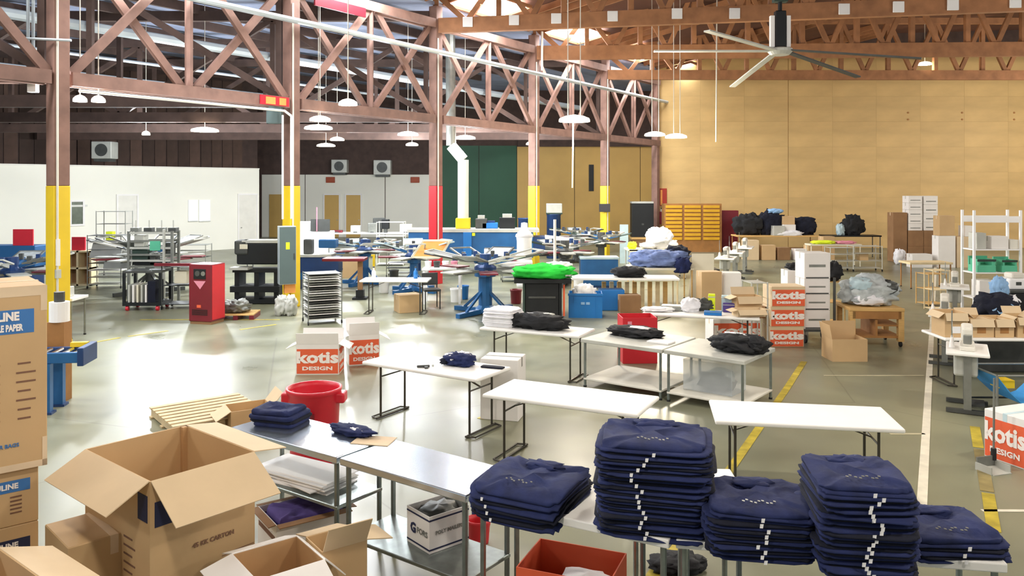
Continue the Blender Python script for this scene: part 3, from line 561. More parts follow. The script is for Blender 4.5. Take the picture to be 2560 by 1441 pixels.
B().bar((L/2-.02, D/2-.02, .05), (L/2-.02, D/2-.02, zb), .05, .05).build('inner_seam', 'kraftin', o)
# other cartons around it
P = U(118, 1300, .72)
o = carton('closed tan carton with taped lid between the left stack and the big open carton', (P.x+.4, P.y-.06, 0), .5, .55, .72, math.radians(-45), group=None); patch(o, 'left', .5, .55, .72, -.27, .27, .5, .512, 'ptrim', 'tape')
o = carton('tan carton with one raised flap in the bottom left corner', (-2.82, 4.08, 0), .7, .6, .95, math.radians(-38), 'kraft', (20, 12, 18, 40), inside='kraftlight')
o = carton('white open carton with dark inside right of the big open carton', (U(690, 1400, .66).x, U(690, 1400, .66).y+.04, 0), .44, .44, .66, math.radians(38), 'white', (25, 45, 20, 15), inside='white', fl=.2, lining='kraftin')
patch(o, 'front', .44, .44, .62, -.15, .15, .4, .44, 'ink', 'printed_line')
P = U(832, 1388, .62); o = carton('small open tan carton with torn flap below the steel table', (P.x-.03, P.y+.24, 0), .32, .28, .62, math.radians(36), 'kraft', (-62, 12, 15, None), fl=.2, inside='kraftlight')
patch(o, 'left', .36, .3, .62, -.05, -.01, .5, .62, 'ptrim', 'tape')

# steel tables end to end
A = work_table('brushed steel work table with a middle shelf, left of the two', [(592, 1068), (855, 1152), (955, 1090), (692, 1032)], .9, shelf=.5)
Bt = work_table('brushed steel work table beside the navy shirts, right of the two', [(866, 1153), (1172, 1238), (1285, 1180), (966, 1092)], .9, shelf=.3)
def on(t, u, v, z): p = Matrix.Rotation(t.rotation_euler.z, 3, 'Z') @ Vector((u, v, 0)); return (t.location.x+p.x, t.location.y+p.y, z)
o = thing('paper_stack', 'pile of loose white sheets on the middle shelf of the steel table', 'paper', on(A, -.05, 0, .502), A.rotation_euler.z)
for k in range(9):
    s = B().box(-.42, .42, -.19, .19, 0, .009).build('sheet', 'paper', o); s.location = (random.uniform(-.05, .05), random.uniform(-.02, .02), k*.0095); s.rotation_euler = (0, 0, random.uniform(-.12, .12))
yB = A.rotation_euler.z
P = U(760, 1280, .3); o = carton('low open tray carton holding folded purple shirts under the steel table', (P.x, P.y, .0), .62, .46, .34, math.radians(35), 'white', (8, 8, 8, 8), fl=.06, inside='kraftdark'); patch(o, 'left', .62, .46, .34, -.2, .2, .2, .24, 'ink', 'printed_line')
shirt_stack('folded purple shirts filling the low tray carton', (P.x, P.y, .1), .55, .4, .24, 4, math.radians(35), 77, ('purple', 'purple'), 0, cat='shirts', group=None, logo=False)
P = U(1078, 1384, .302); o = carton('white open carton with navy bands and letter G on the lower shelf', (P.x+.03, P.y+.21, .302), .36, .3, .27, math.radians(40), 'white', (None, None, None, None), inside='white', fl=.1)
for f, W in (('front', .36), ('left', .3)):
    patch(o, f, .36, .3, .27, -W/2, W/2, .235, .247, 'inknavy', 'printed_band'); patch(o, f, .36, .3, .27, -W/2, W/2, .02, .032, 'inknavy', 'printed_band')
text('G', .1, 'inknavy', o, face_pt('left', .36, .3, .27, -.06, .13, .005), face_rot('left'), .004); text('FORS', .06, 'grey', o, face_pt('left', .36, .3, .27, .06, .13, .005), face_rot('left'), .001); text('POLY MAILERS', .04, 'grey', o, face_pt('front', .36, .3, .27, 0, .14, .005), face_rot('front'), .001)
B().blob((0, 0, .22), (.15, .12, .06), 3, .3).build('grey_bags', 'dgrey', o, smooth=True)
bin_round('small orange red bucket on the floor under the steel table', (U(1195, 1370).x-.0, U(1195, 1370).y+.1, 0), .2, .2, 'brightred', 'bucket', 'bucket', False)
# things on the steel tables
shirt_stack('small pile of navy shirts on the far end of the steel table', on(A, -.42, .06, .9), .38, .34, .13, 4, A.rotation_euler.z+.3, 5, tags=0, group=None, logo=False, bulge=.12)
o = cloth_pile('crumpled navy and white shirt at the back edge of the steel table', on(A, .34, .2, .9), (.22, .09, .035), 'navy', 9, extra=((.06, -.02, .04, .08, .04, .02, 'whitecloth'), (-.08, -.03, .035, .06, .03, .02, 'whitecloth')), yaw=A.rotation_euler.z)
tag(B().box(-.16, .16, -.11, .11, 0, .006).build('paper_sheet', 'tan'), 'tan kraft paper sheet lying at the joint of the steel tables', 'paper', loc=on(A, .62, .17, .9), rz=A.rotation_euler.z+.4)
# white tables with the navy stacks
C1 = work_table('white work table under the flat navy shirts', [(1178, 1240), (1640, 1347), (1770, 1270), (1290, 1182)], .9, D=.58, top='plastic', group='white work tables', name='packing_table')
a = U(1690, 1350, .9); b_ = U(2520, 1411, .9); yd = math.atan2(b_.y-a.y, b_.x-a.x); Ld = (b_-a).length; cD = (a+b_)/2+Vector((-math.sin(yd), math.cos(yd), 0))*.31
D1 = work_table('white work table under the right hand navy stacks', None, .9, Ld, .62, top='plastic', group='white work tables', name='packing_table', loc=(cD.x, cD.y, yd), shelf=.3)
work_table('white work table standing behind the tallest navy stack', None, .9, .75, .55, top='plastic', group='white work tables', name='packing_table', loc=(1.23, 5.68, -.05))
shirt_stack('flat loosely folded navy shirts at the left end of the navy row', on(C1, -.36, -.06, .9), .68, .58, .13, 8, C1.rotation_euler.z, 11, tags=4, tagx=-.12, sag=.12)
shirt_stack('tallest stack of folded navy shirts with white tags', on(C1, .5, -.02, .9), .68, .56, .53, 32, -.22, 12, tags=17, tagx=-.05, sag=.03)
shirt_stack('lower stack of navy shirts between the two tall stacks', (1.45, 4.75, .9), .6, .52, .26, 15, -.16, 13, tags=9, tagx=-.02, sag=.03)
shirt_stack('second tall stack of navy shirts with a line of white tags', (1.96, 4.56, .9), .52, .5, .47, 27, -.1, 14, tags=22, tagx=.02, sag=.04)
shirt_stack('low heap of navy shirts at the right end of the table', (2.54, 4.72, .9), .54, .46, .11, 6, -.06, 15, tags=3, tagx=.0, sag=.03)
a = U(1345, 1350, .45); o = carton('orange red open carton full of white bags under the navy table', (.40, 5.3, 0), .62, .46, .52, math.radians(-22), 'orange', (None, None, None, None), inside='orange')
B().blob((.1, -.05, .36), (.2, .16, .1), 4, .3).build('white_bags', 'whitecloth', o, smooth=True)
cloth_pile('black bag on the floor under the navy stacks', (1.3, 6.25, 0), (.2, .14, .06), 'black', 21, name='bag', cat='bag')
shirt_stack('small navy pile on the lower shelf at the bottom edge', on(D1, .15, .05, .302), .34, .3, .1, 4, yd, 16, tags=0, group=None, logo=False)
# ================================================================== MIDDLE GROUND
# pallet and bin
o = thing('pallet', 'pale wooden pallet lying on the floor beyond the big open carton', 'pallet', (U(520, 1022, .14).x, U(520, 1022, .14).y, 0), math.radians(38))
sl = B().cb((0, 0, 0), (1.15, .095, .02)).mesh('deck_board', K['pallet'])
for k in range(8): part('deck_board', sl, o, (0, -.5+k*.143, .13))
for k in (-1, 0, 1): B().cb((k*.52, 0, .07), (.06, 1.1, .09)).build('stringer', 'pallet', o)
for k in (-.5, 0, .5): part('bottom_board', sl, o, (0, k, .012))
P = U(615, 1040, .15); o = carton('low open tan carton beside the wooden pallet', (P.x, P.y+.1, 0), .5, .4, .25, math.radians(30), 'kraft', (None, -50, None, 30), fl=.2, inside='kraftlight')
bin_round('large round red plastic bin with handles behind the steel table', (WX(785, 8.75), 8.75, 0), .58, .8)
# kotis cartons on the floor
X, Y, W_, H_ = FB(738, 845, 862, 938); carton('open orange printed carton standing on the bare floor, front of the pair', (X, Y+.25, 0), W_, .45, H_, .03, 'white', (-80, 25, -75, 25), kotis=('front', 'right'), fl=.18, inside='white', group='orange printed cartons')
X, Y, W_, H_ = FB(832, 918, 868, 920); carton('open orange printed carton standing on the bare floor, back of the pair', (X+.12, Y+.45, 0), W_*.9, .5, .5, .3, 'white', (-75, 30, -70, 20), kotis=('front', 'right'), fl=.22, inside='white', group='orange printed cartons')
# folding tables
T1 = folding_table('white folding table with a striped navy shirt on it', [(890, 899), (1185, 958), (1300, 912), (1000, 880)], dims=(1.8, .76))
T2 = folding_table('empty white folding table nearest the tall navy stack on its left', [(1203, 985), (1600, 1040), (1657, 990), (1275, 946)], dims=(1.75, .78))
T3 = folding_table('empty white folding table behind the right hand navy stacks', [(1757, 1055), (2228, 1073), (2232, 1018), (1805, 997)], dims=(1.72, .78))
o = cloth_pile('navy and white striped shirt crumpled on the folding table', on(T1, .3, .12, .74), (.2, .14, .08), 'navy', 31, extra=((-.1, -.04, .09, .09, .08, .05, 'whitecloth'), (.02, .05, .13, .09, .05, .03, 'whitecloth'), (-.16, -.1, .05, .05, .07, .04, 'navy2')), yaw=T1.rotation_euler.z)
o = thing('tape_gun', 'small dark tape gun lying at the edge of the folding table', 'tool', on(T1, .02, -.22, .742), .2); B().box(-.11, .05, -.015, .015, 0, .03).build('body', 'dgrey', o, bevel=.008); B().cyl((.09, 0, .015), (.09, .035, .015), .014).build('roll', 'lgrey', o); B().box(-.02, .02, -.08, -.01, 0, .02).build('handle', 'dgrey', o)
o = thing('folded_shirt', 'dark folded shirt at the right end of the striped shirt table', 'shirt', on(T1, .74, .2, .742), T1.rotation_euler.z+.2); slab(.3, .1, .02, 3).build('fabric', 'navy2', o, smooth=True)
P = U(1258, 895, .78); carton('white taped carton standing on the floor beyond the striped shirt table', (P.x, P.y+.1, 0), .5, .42, .78, -.25, 'white', tapem='grey')
T4 = folding_table('white folding table with white and black shirts', [(1190, 826), (1452, 846), (1500, 818), (1240, 795)], dims=(1.7, .72))
shirt_stack('pile of folded white shirts on the folding table', on(T4, -.6, .0, .742), .52, .5, .26, 9, T4.rotation_euler.z, 41, ('whitecloth', 'whitecloth'), 0, logo=False, group=None)
cloth_pile('heap of black shirts with pale labels beside the white shirts', on(T4, .05, .0, .742), (.46, .24, .12), 'black', 42, extra=((-.2, .05, .2, .07, .05, .02, 'whitecloth'), (.12, .1, .21, .09, .05, .02, 'lgrey'), (-.3, -.08, .12, .14, .12, .1, 'black')), yaw=T4.rotation_euler.z)
S1_ = work_table('pale steel table with a low shelf under flat black shirts, left of two', [(1483, 850), (1674, 877), (1722, 842), (1515, 818)], .72, shelf=.14, top='lgrey', group='pale steel shelf tables', shelfm='offwhite')
S2_ = work_table('pale steel table with a low shelf under rolled black shirts, right of two', [(1680, 878), (1888, 906), (1914, 868), (1726, 843)], .72, shelf=.14, top='lgrey', group='pale steel shelf tables', shelfm='offwhite')
cloth_pile('flat black shirt bundle with white paper on the left shelf table', on(S1_, -.12, .12, .722), (.42, .24, .075), 'black', 43, extra=((.1, -.04, .14, .16, .08, .012, 'paper'),), yaw=S1_.rotation_euler.z)
cloth_pile('bulky black shirt bundle on the right end of the shelf table', on(S2_, .28, .02, .722), (.38, .26, .12), 'black', 44, extra=((-.08, .06, .22, .14, .06, .015, 'paper'), (.25, -.05, .14, .14, .14, .09, 'black')), yaw=S2_.rotation_euler.z)
tag(B().box(-.17, .17, -.12, .12, 0, .02).build('paper_stack', 'paper'), 'white paper pad on the shelf table between the black bundles', 'paper', loc=on(S1_, .42, -.1, .722), rz=S1_.rotation_euler.z)
o = thing('storage_bin', 'clear plastic bin holding grey cloth on the low shelf', 'bin', on(S2_, -.08, .0, .142), S2_.rotation_euler.z)
for a in ((-.36, .36, -.24, -.235, 0, .42), (-.36, .36, .235, .24, 0, .42), (-.36, -.355, -.24, .24, 0, .42), (.355, .36, -.24, .24, 0, .42)): B().box(*a).build('side_panel', 'clear', o)
B().box(-.36, .36, -.24, .24, 0, .008).build('bottom', 'clear', o)
B().blob((.05, -.02, .13), (.22, .17, .13), 6, .3).build('grey_cloth', 'dgrey', o, smooth=True); B().blob((.1, .02, .2), (.16, .12, .1), 8, .3).build('pale_cloth', 'greycloth', o, smooth=True)
X, Y, W_, H_ = FB(1555, 1642, 795, 910)
o = thing('red_bin', 'square red plastic bin with open top behind the black bundles', 'bin', (X, Y+.25, 0), .05)
for a in ((-W_/2, W_/2, -.25, -.24), (-W_/2, W_/2, .24, .25), (-W_/2, -W_/2+.01, -.24, .24), (W_/2-.01, W_/2, -.24, .24)): B().box(*a, 0, H_).build('side_panel', 'brightred', o, bevel=.004, seg=1)
B().box(-W_/2, W_/2, -.24, .24, 0, .02).build('bottom', 'brightred', o); B().box(-W_*.36, -W_*.24, -.256, -.25, H_*.84, H_*.92).build('printed_label', 'pink', o)
T5 = folding_table('white folding table covered with small packing clutter', [(1592, 790), (1868, 801), (1908, 776), (1645, 764)], dims=(2.0, .76))
for lb, u, v, mk in (('white plastic bag slumped on the cluttered table', -.18, .06, 'whitecloth'), ('dark grey shirt in plastic on the cluttered table', .02, .28, 'dgrey'), ('loose white papers at the left end of the cluttered table', -.75, -.05, 'paper')):
    cloth_pile(lb, on(T5, u, v, .742), (.17, .12, .13) if mk == 'whitecloth' else ((.28, .16, .04) if mk == 'paper' else (.2, .12, .11)), mk, 50+len(lb), name='bag' if mk != 'paper' else 'paper_heap', cat='bag' if mk != 'paper' else 'paper')
for lb, u, v, w_, d_, h_, mk in (('small blue box on the cluttered table', .22, -.22, .3, .12, .07, 'bluetote'), ('purple box on the cluttered table', .48, .2, .2, .12, .16, 'purple'), ('bright green tape dispenser on the cluttered table', .18, .3, .12, .1, .3, 'lime'), ('pale green bag standing on the cluttered table', .45, .33, .2, .1, .28, 'bluepale'), ('grey tray of labels on the cluttered table', -.5, .15, .4, .25, .09, 'grey')):
    o = thing('small_box', lb, 'box', on(T5, u, v, .742), T5.rotation_euler.z); B().box(-w_/2, w_/2, -d_/2, d_/2, 0, h_).build('body', mk, o, bevel=.008); B().box(-w_/2-.004, w_/2+.004, -d_/2-.004, d_/2+.004, h_*.8, h_*.86).build('lid_edge', 'lgrey', o)
carton('tan open carton at the back of the cluttered table', on(T5, .78, .26, .742), .45, .3, .3, .1, 'kraft', (60, 20, -70, 20), fl=.14, inside='kraftlight')
carton('pale open carton at the right end of the cluttered table', on(T5, .82, -.12, .742), .5, .28, .12, .1, 'kraftlight', (40, 10, 20, 15), fl=.12)
carton('tan carton upright behind the cluttered table', (U(1805, 720, .7).x, U(1805, 720, .7).y+1.2, 0), .5, .4, .95, .1)
carton('white carton with dark mark beside the upright tan carton', (U(1860, 722, .7).x+.1, U(1860, 722, .7).y+1.4, 0), .42, .36, .92, -.15, 'white')
P = FB(1775, 1910, 790, 866); carton('red printed carton lying under the cluttered table', (P[0], P[1]+.3, 0), P[2]*.9, .5, .5, .06, 'white', None, kotis=('front',), group='orange printed cartons')
carton('dark open carton under the right end of the cluttered table', (P[0]+.3, P[1]+.3, .502), .5, .4, .22, .1, 'kraftdark', (50, 20, 30, 20), fl=.12)
o = rack('thin steel frame cart at the right end of the cluttered table', (WX(1893, 14.6), 14.75, 0), .3, .45, 1.25, .1, 2, 'lgrey', 'frame_cart', 'cart')
# orange carton tower and white cartons
X, Y, W_, H_ = FB(1925, 2010, 717, 868); h3 = H_/3
for k, lb in enumerate(('bottom', 'middle', 'top')): carton('orange printed carton, %s one of the three stacked' % lb, (X+.012*k, Y+.25, h3*k+.001*k), W_, .5, h3-.002, .02*k-.02, 'kraftlight', None, kotis=('front', 'right'), group='stack of orange printed cartons')
o = thing('hand_cart', 'grey metal cart carrying the white cartons', 'cart', (WX(2040, 15.4), 15.5, 0), 0)
B().box(-.3, .3, -.28, .28, .22, .26).build('deck', 'dgrey', o)
for s in (-1, 1):
    for e in (-1, 1): B().cyl((s*.26-.02, e*.24, .08), (s*.26+.02, e*.24, .08), .08, n=12).build('caster', 'rubber', o); B().cyl((s*.26, e*.24, .12), (s*.26, e*.24, .22), .02).build('caster_fork', 'grey', o)
for e in (-1, 1): B().bar((.29, e*.26, .26), (.29, e*.26, 1.25), .035, .05).build('upright', 'dgrey', o)
zz = .262
for k, (h_, lb) in enumerate(((.36, 'white carton on the grey cart, lowest of four'), (.3, 'white carton on the grey cart, second from the bottom'), (.3, 'white carton on the grey cart, third from the bottom'), (.5, 'tall white carton topping the stack on the grey cart'))):
    o = carton(lb, (WX(2036, 15.4), 15.5, zz), .5, .46, h_-.003, .01*k, 'white', None, group='white cartons on the cart', tapem='lgrey'); patch(o, 'front', .5, .46, h_, -.16, .16, h_*.45, h_*.55, 'grey', 'printed_label'); patch(o, 'front', .5, .46, h_, -.22, .22, .01, .035, 'dgrey', 'printed_band'); zz += h_
carton('white carton standing behind the orange carton tower', (WX(1982, 16.2), 16.1, 0), .42, .4, ZY(676, 16), 0, 'white', None, tapem='lgrey')
cloth_pile('black bag on top of the white carton behind the orange tower', (WX(1988, 16.1), 16.1, ZY(676, 16)+.003), (.17, .15, .07), 'black', 61, name='bag', cat='bag')
rack('wooden frame cart behind the white cartons', (WX(2075, 16.9), 17.0, 0), .5, .5, 1.0, 0, 3, 'wood', 'wooden_cart', 'cart')
cloth_pile('black bag on the wooden cart behind the white cartons', (WX(2083, 16.9), 17.0, 1.0), (.2, .22, .2), 'black', 62, name='bag', cat='bag')
# wooden bench with plastic pile
X, Y = WX(2178, 15.2), 15.3
o = thing('wooden_bench', 'wooden work bench on casters carrying a pile of bagged grey shirts', 'bench', (X, Y, 0), math.radians(-4))
B().box(-.5, .5, -.42, .42, .66, .72).build('bench_top', 'wood', o, bevel=.01)
for s in (-1, 1):
    for e in (-1, 1): B().box(s*.44-.05, s*.44+.05, e*.36-.05, e*.36+.05, .1, .66).build('leg', 'wood', o); B().cyl((s*.44-.02, e*.36, .05), (s*.44+.02, e*.36, .05), .05, n=10).build('caster', 'rubber', o)
B().box(-.44, .44, -.41, -.37, .52, .66).build('apron', 'wooddk', o); B().box(-.46, .46, -.38, .38, .16, .2).build('lower_shelf', 'wooddk', o); B().box(.02, .44, -.38, .36, .38, .41).build('middle_shelf', 'wooddk', o); B().box(-.02, .02, -.38, .38, .2, .66).build('divider', 'wooddk', o)
cloth_pile('pile of grey shirts in clear bags on the wooden bench', (X+.02, Y+.1, .722), (.5, .36, .26), 'greycloth', 63, extra=((-.22, -.15, .4, .2, .2, .12, 'bluepale'), (.28, .0, .3, .22, .25, .18, 'dgrey'), (-.1, -.3, .12, .25, .12, .1, 'whitecloth'), (.08, .1, .5, .2, .2, .08, 'greycloth')))
carton('open tan carton on the floor before the wooden bench', (FB(2080, 2170, 850, 905)[0], FB(2080, 2170, 850, 905)[1]+.24, 0), .6, .48, .38, 0, 'kraft', (None, None, -88, -80), fl=.24)
# right hand cluster
sewing('sewing machine station at the right, standing nearest the camera', (WX(2434, 10.6), 10.75, 0), 1.07, .85, .5, .82)
sewing('sewing machine station at the right, half hidden behind the table of cartons', (WX(2378, 13.4), 13.6, 0), 1.07, .85, .48, .85)
sewing('sewing machine station at the right, farthest of the row', (WX(2400, 17), 17.2, 0), 1.07, .9, .55, .85)
T6 = folding_table('white folding table carrying a row of open cartons', None, dims=(1.9, .75), loc=(WX(2490, 12.2), 12.2, -.03))
for k, (u, w_, h_, lb) in enumerate(((-.75, .34, .36, 'first'), (-.38, .36, .27, 'second'), (-.05, .28, .27, 'third'), (.3, .3, .3, 'fourth'), (.64, .34, .34, 'fifth'))):
    o = carton('small open tan carton on the folding table, %s from the left' % lb, on(T6, u, -.1, .742), w_, .4, h_, random.uniform(-.05, .05), 'kraft', (70, 40, -60 if k % 2 else 30, 40), fl=.12, inside='kraftlight', group='open cartons on the folding table'); patch(o, 'front', w_, .4, h_, -.07, .06, .06, .16, 'paper' if k in (0, 4) else 'wooddk', 'paper_label')
cloth_pile('navy and white garments heaped behind the open cartons', (WX(2478, 13.2), 13.1, .86), (.32, .25, .2), 'navy2', 71, extra=((.05, -.1, .1, .22, .18, .12, 'bluel'), (.2, .0, .25, .15, .15, .1, 'whitecloth')))
tag(B().box(-.45, .45, -.3, .3, 0, .86).build('crate', 'dgrey', bevel=.02), 'grey cabinet under the heaped navy garments', 'cabinet', loc=(WX(2480, 13.2), 13.15, 0))
cloth_pile('light blue shirt hanging over a chair back among the sewing stations', (WX(2498, 14.2), 14.2, 1.0), (.14, .1, .2), 'bluel', 72)
rack('wooden chair frame holding the light blue shirt', (WX(2490, 14.3), 14.35, 0), .42, .4, 1.0, .2, 3, 'wooddk', 'stool', 'stool', cast=.02)
o = thing('black_counter', 'black cloth covered counter at the right edge', 'counter', (WX(2548, 14.8), 14.9, 0)); B().box(-.28, .6, -.3, .3, 0, 1.05).build('body', 'black', o, bevel=.02); B().box(-.3, .62, -.32, .32, 1.05, 1.09).build('counter_top', 'dgrey', o)
o = thing('label_printer', 'white machine on the black counter', 'machine', (WX(2545, 14.8), 14.9, 1.092)); B().box(-.22, .3, -.2, .2, 0, .2).build('body', 'paper', o, bevel=.03); B().box(-.15, .1, -.16, .1, .2, .3).build('lid', 'offwhite', o, bevel=.03); B().box(-.1, .0, -.205, -.2, .08, .14).build('slot', 'dgrey', o)
o = thing('white_rack', 'tall white shelving rack with boxes and teal bins at the right', 'rack', (WX(2490, 19), 19.2, 0))
for s in (-1, 1):
    for e in (-1, 1): B().box(s*.55-.025, s*.55+.025, e*.25-.025, e*.25+.025, 0, 2.42).build('post', 'paper', o)
for z in (.35, .95, 1.5): B().box(-.55, .55, -.27, .27, z-.03, z).build('shelf', 'paper', o)
B().box(-.55, .55, -.27, -.23, 2.13, 2.28).build('top_beam', 'paper', o); B().box(-.55, .55, .23, .27, 2.13, 2.28).build('top_beam', 'paper', o)
for k, (u, z, w_, h_, mk, lb) in enumerate(((-.36, 1.502, .22, .38, 'lgrey', 'grey upright box on the white rack'), (.08, 1.502, .4, .3, 'white', 'white carton on the top shelf of the white rack'), (.42, 1.502, .2, .22, 'offwhite', 'small white box at the right end of the rack shelf'), (-.25, .952, .44, .36, 'teal', 'teal plastic bin on the white rack, left of two'), (.3, .952, .36, .34, 'teal', 'teal plastic bin on the white rack, right of two'), (-.2, .352, .4, .4, 'white', 'white carton low on the white rack'))):
    if mk == 'teal':
        b = thing('teal_bin', lb, 'bin', (WX(2490, 19)+u, 19.15, z)); B().box(-w_/2, w_/2, -.2, .2, 0, h_*.45).build('body', 'teal', b, bevel=.01); B().box(-w_/2, w_/2, .15, .2, h_*.45, h_).build('back_panel', 'teal', b); B().box(-w_/2, w_/2, -.21, -.19, h_*.7, h_*.85).build('handle', 'dkgreen', b); B().box(-w_*.45, -w_*.35, -.2, .15, h_*.45, h_*.85).build('side_panel', 'teal', b); B().box(w_*.35, w_*.45, -.2, .15, h_*.45, h_*.85).build('side_panel', 'teal', b)
    else: carton(lb, (WX(2490, 19)+u, 19.15, z), w_, .36, h_, 0, mk, None, tapem='lgrey')
o = work_table('pale wooden table before the stacked cartons at the back', None, .77, 1.25, .7, top='woodpale', group='pale wooden tables', leg='wooddk', name='wooden_table', loc=(WX(2318, 23.5), 23.6, 0), th=.06)
o = rack('pale wooden frame stool beside the floor line', (WX(2333, 20), 20.1, 0), .5, .45, .82, .2, 3, 'wood', 'stool', 'stool', cast=.02)
rack('pale wooden shelf frame behind the sewing stations', (WX(2365, 18.8), 19.2, 0), .4, .4, 1.0, 0, 3, 'woodpale', 'stool', 'stool', cast=.02)
# sling cart, dustpan and carton at the right edge
P = U(2505, 1060); o = thing('sling_cart', 'steel frame cart with a bright blue cloth sling at the right edge', 'cart', (P.x, P.y+.1, 0))
for a in ((0, 0), (1.0, 0), (0, .7), (1.0, .7)): B().cyl((a[0], a[1], .05), (a[0], a[1], .58), .016, n=8).build('post', 'grey', o); B().cyl((a[0]-.015, a[1], .04), (a[0]+.015, a[1], .04), .04, n=10).build('caster', 'rubber', o)
for a, b_ in (((0, 0), (1, 0)), ((1, 0), (1, .7)), ((1, .7), (0, .7)), ((0, .7), (0, 0))): B().cyl((*a, .58), (*b_, .58), .014, n=8).build('rail', 'grey', o)
for a, b_ in (((0, 0), (1, 0)), ((0, .7), (1, .7))): B().cyl((*a, .12), (*b_, .12), .014, n=8).build('rail', 'dgrey', o)
for k in range(6):
    f0, f1 = k/6, (k+1)/6; g = lambda f: .58-.42*math.sin(PI*f)
    B().quad((f0, .02, g(f0)), (f1, .02, g(f1)), (f1, .68, g(f1)), (f0, .68, g(f0)), .01).build('sling_cloth', 'sling', o)
B().cb((.25, .3, .42), (.2, .2, .1)).build('yellow_box', 'yellow', o)
P = U(2490, 1180); o = thing('dustpan', 'upright lobby dustpan with long thin handle on the floor', 'dustpan', (P.x, P.y, 0), .3)
B().quad((-.14, -.1, .004), (.1, -.1, .004), (.1, .1, .02), (-.14, .1, .02), .01).build('pan', 'lgrey', o); B().box(-.14, .1, .1, .12, 0, .13).build('pan_back', 'grey', o); B().box(-.15, -.14, -.08, .12, 0, .08).build('pan_side', 'lgrey', o); B().box(.1, .11, -.08, .12, 0, .08).build('pan_side', 'lgrey', o)
B().cyl((.09, .11, .1), (.1, .11, .95), .011, n=8).build('handle', 'grey', o); B().cyl((.09, .11, .08), (.091, .11, .2), .028, n=10).build('grip', 'rubber', o)
X, Y = WX(2600, 8.5), 8.5; carton('orange and white printed carton on the floor at the right edge', (X, Y+.25, 0), .6, .5, (1190-1062)*8.3/2000, .35, 'white', None, kotis=('front', 'left'), group='orange printed cartons', tapem='bluepale')
# ================================================================== BACKGROUND, LEFT TO RIGHT
# blue conveyor at the left behind the carton stack
P = U(135, 1040, 0); o = thing('conveyor', 'blue roller conveyor end with yellow stop behind the left carton stack', 'conveyor', (P.x-.1, P.y+.1, 0), math.radians(8))
for s in (0, 1): B().box(-2.2, .36, s*.4-.03, s*.4+.03, .66, .8).build('side_rail', 'bluedk' if s else 'blue', o, bevel=.01)
rm = B().cyl((0, -.0, .76), (0, .4, .76), .04, n=12).mesh('roller', K['chrome'])
for k in range(18): part('roller', rm, o, (-2.1+k*.14, 0, 0))
B().box(.34, .42, -.05, .45, .62, .86).build('end_bracket', 'bluedk', o, bevel=.01); B().box(.1, .32, .36, .44, .8, .86).build('yellow_stop', 'yellow', o)
for x in (-2.0, -.05):
    for s in (0, 1): B().box(x-.06, x+.06, s*.4-.05, s*.4+.05, .03, .66).build('leg', 'blue', o); B().box(x-.09, x+.09, s*.4-.08, s*.4+.08, 0, .03).build('foot', 'bluedk', o)
P = U(110, 835, .5); o = thing('roll_stand', 'white paper roll on a dark stand behind the carton stack', 'roll', (WX(128, 11), 11.2, 0)); B().box(-.12, .12, -.1, .1, 0, ZY(810, 11)).build('stand', 'wooddk', o); B().cyl((0, 0, ZY(810, 11)), (0, 0, ZY(760, 11)), .13, n=18).build('roll', 'paper', o); B().cyl((0, 0, ZY(760, 11)), (0, 0, ZY(735, 11)), .07, n=10).build('core', 'dgrey', o)
# printing machines seen left of the first post
o = press('blue and grey printing press left of the first post', (WX(30, 18.6), 18.6, 0), 6, 1.1, .92, .2, screens=('lgrey', 'grey'))
o = thing('control_tower', 'blue metal machine cabinet left of the first post', 'machine', (WX(45, 20.8), 21, 0)); B().box(-1.3, .5, -.3, .3, .9, 1.45).build('housing', 'blue', o, bevel=.02); B().box(-1.2, .4, -.28, .28, .0, .9).build('base', 'bluedk', o); B().box(-.3, .0, -.31, -.3, 1.0, 1.12).build('label_plate', 'lime', o); B().cyl((-.9, 0, 1.45), (-.9, 0, 1.9), .03).build('mast', 'grey', o); B().box(-1.02, -.78, -.1, .1, 1.9, 2.05).build('sensor_head', 'dgrey', o)
tag(B().box(-.26, .26, -.02, .02, 0, .42).build('red_sign', 'red'), 'red board above the blue machine left of the first post', 'sign', loc=(WX(70, 21), 20.8, 1.452))
work_table('white table with small parts left of the first post', None, .8, 1.7, .6, top='plastic', group=None, leg='grey', loc=(WX(40, 15.2), 15.9, 0), name='parts_table')
for k, (u, mk, h_) in enumerate((( -.6, 'grey', .12), (-.2, 'redm', .08), (.2, 'dgrey', .15), (.55, 'lgrey', .2))): tag(B().box(-.14, .14, -.12, .12, 0, h_).build('parts_tray', mk, bevel=.01), 'small %s parts tray on the white table left of the first post' % ['grey', 'red', 'dark', 'pale'][k], 'tray', loc=(WX(40, 15.2)+u, 15.85, .802))
# pale cabinet and red board right of first post
o = thing('pale_cabinet', 'pale wooden pigeonhole cabinet right of the first post', 'cabinet', (WX(193, 24), 24.2, 0))
for a in ((-.42, -.36), (-.03, .03), (.36, .42)): B().box(a[0], a[1], -.2, .2, 0, 1.05).build('upright', 'woodpale', o)
for z in (.0, .5, 1.0): B().box(-.42, .42, -.2, .2, z, z+.05).build('shelf', 'woodpale', o)
B().box(-.4, .4, .17, .2, 0, 1.05).build('back_panel', 'kraftdark', o)
tag(B().box(-.2, .2, -.03, .03, 0, .4).build('red_box', 'red'), 'red board standing on the pale pigeonhole cabinet', 'board', loc=(WX(188, 24), 24.2, 1.052))
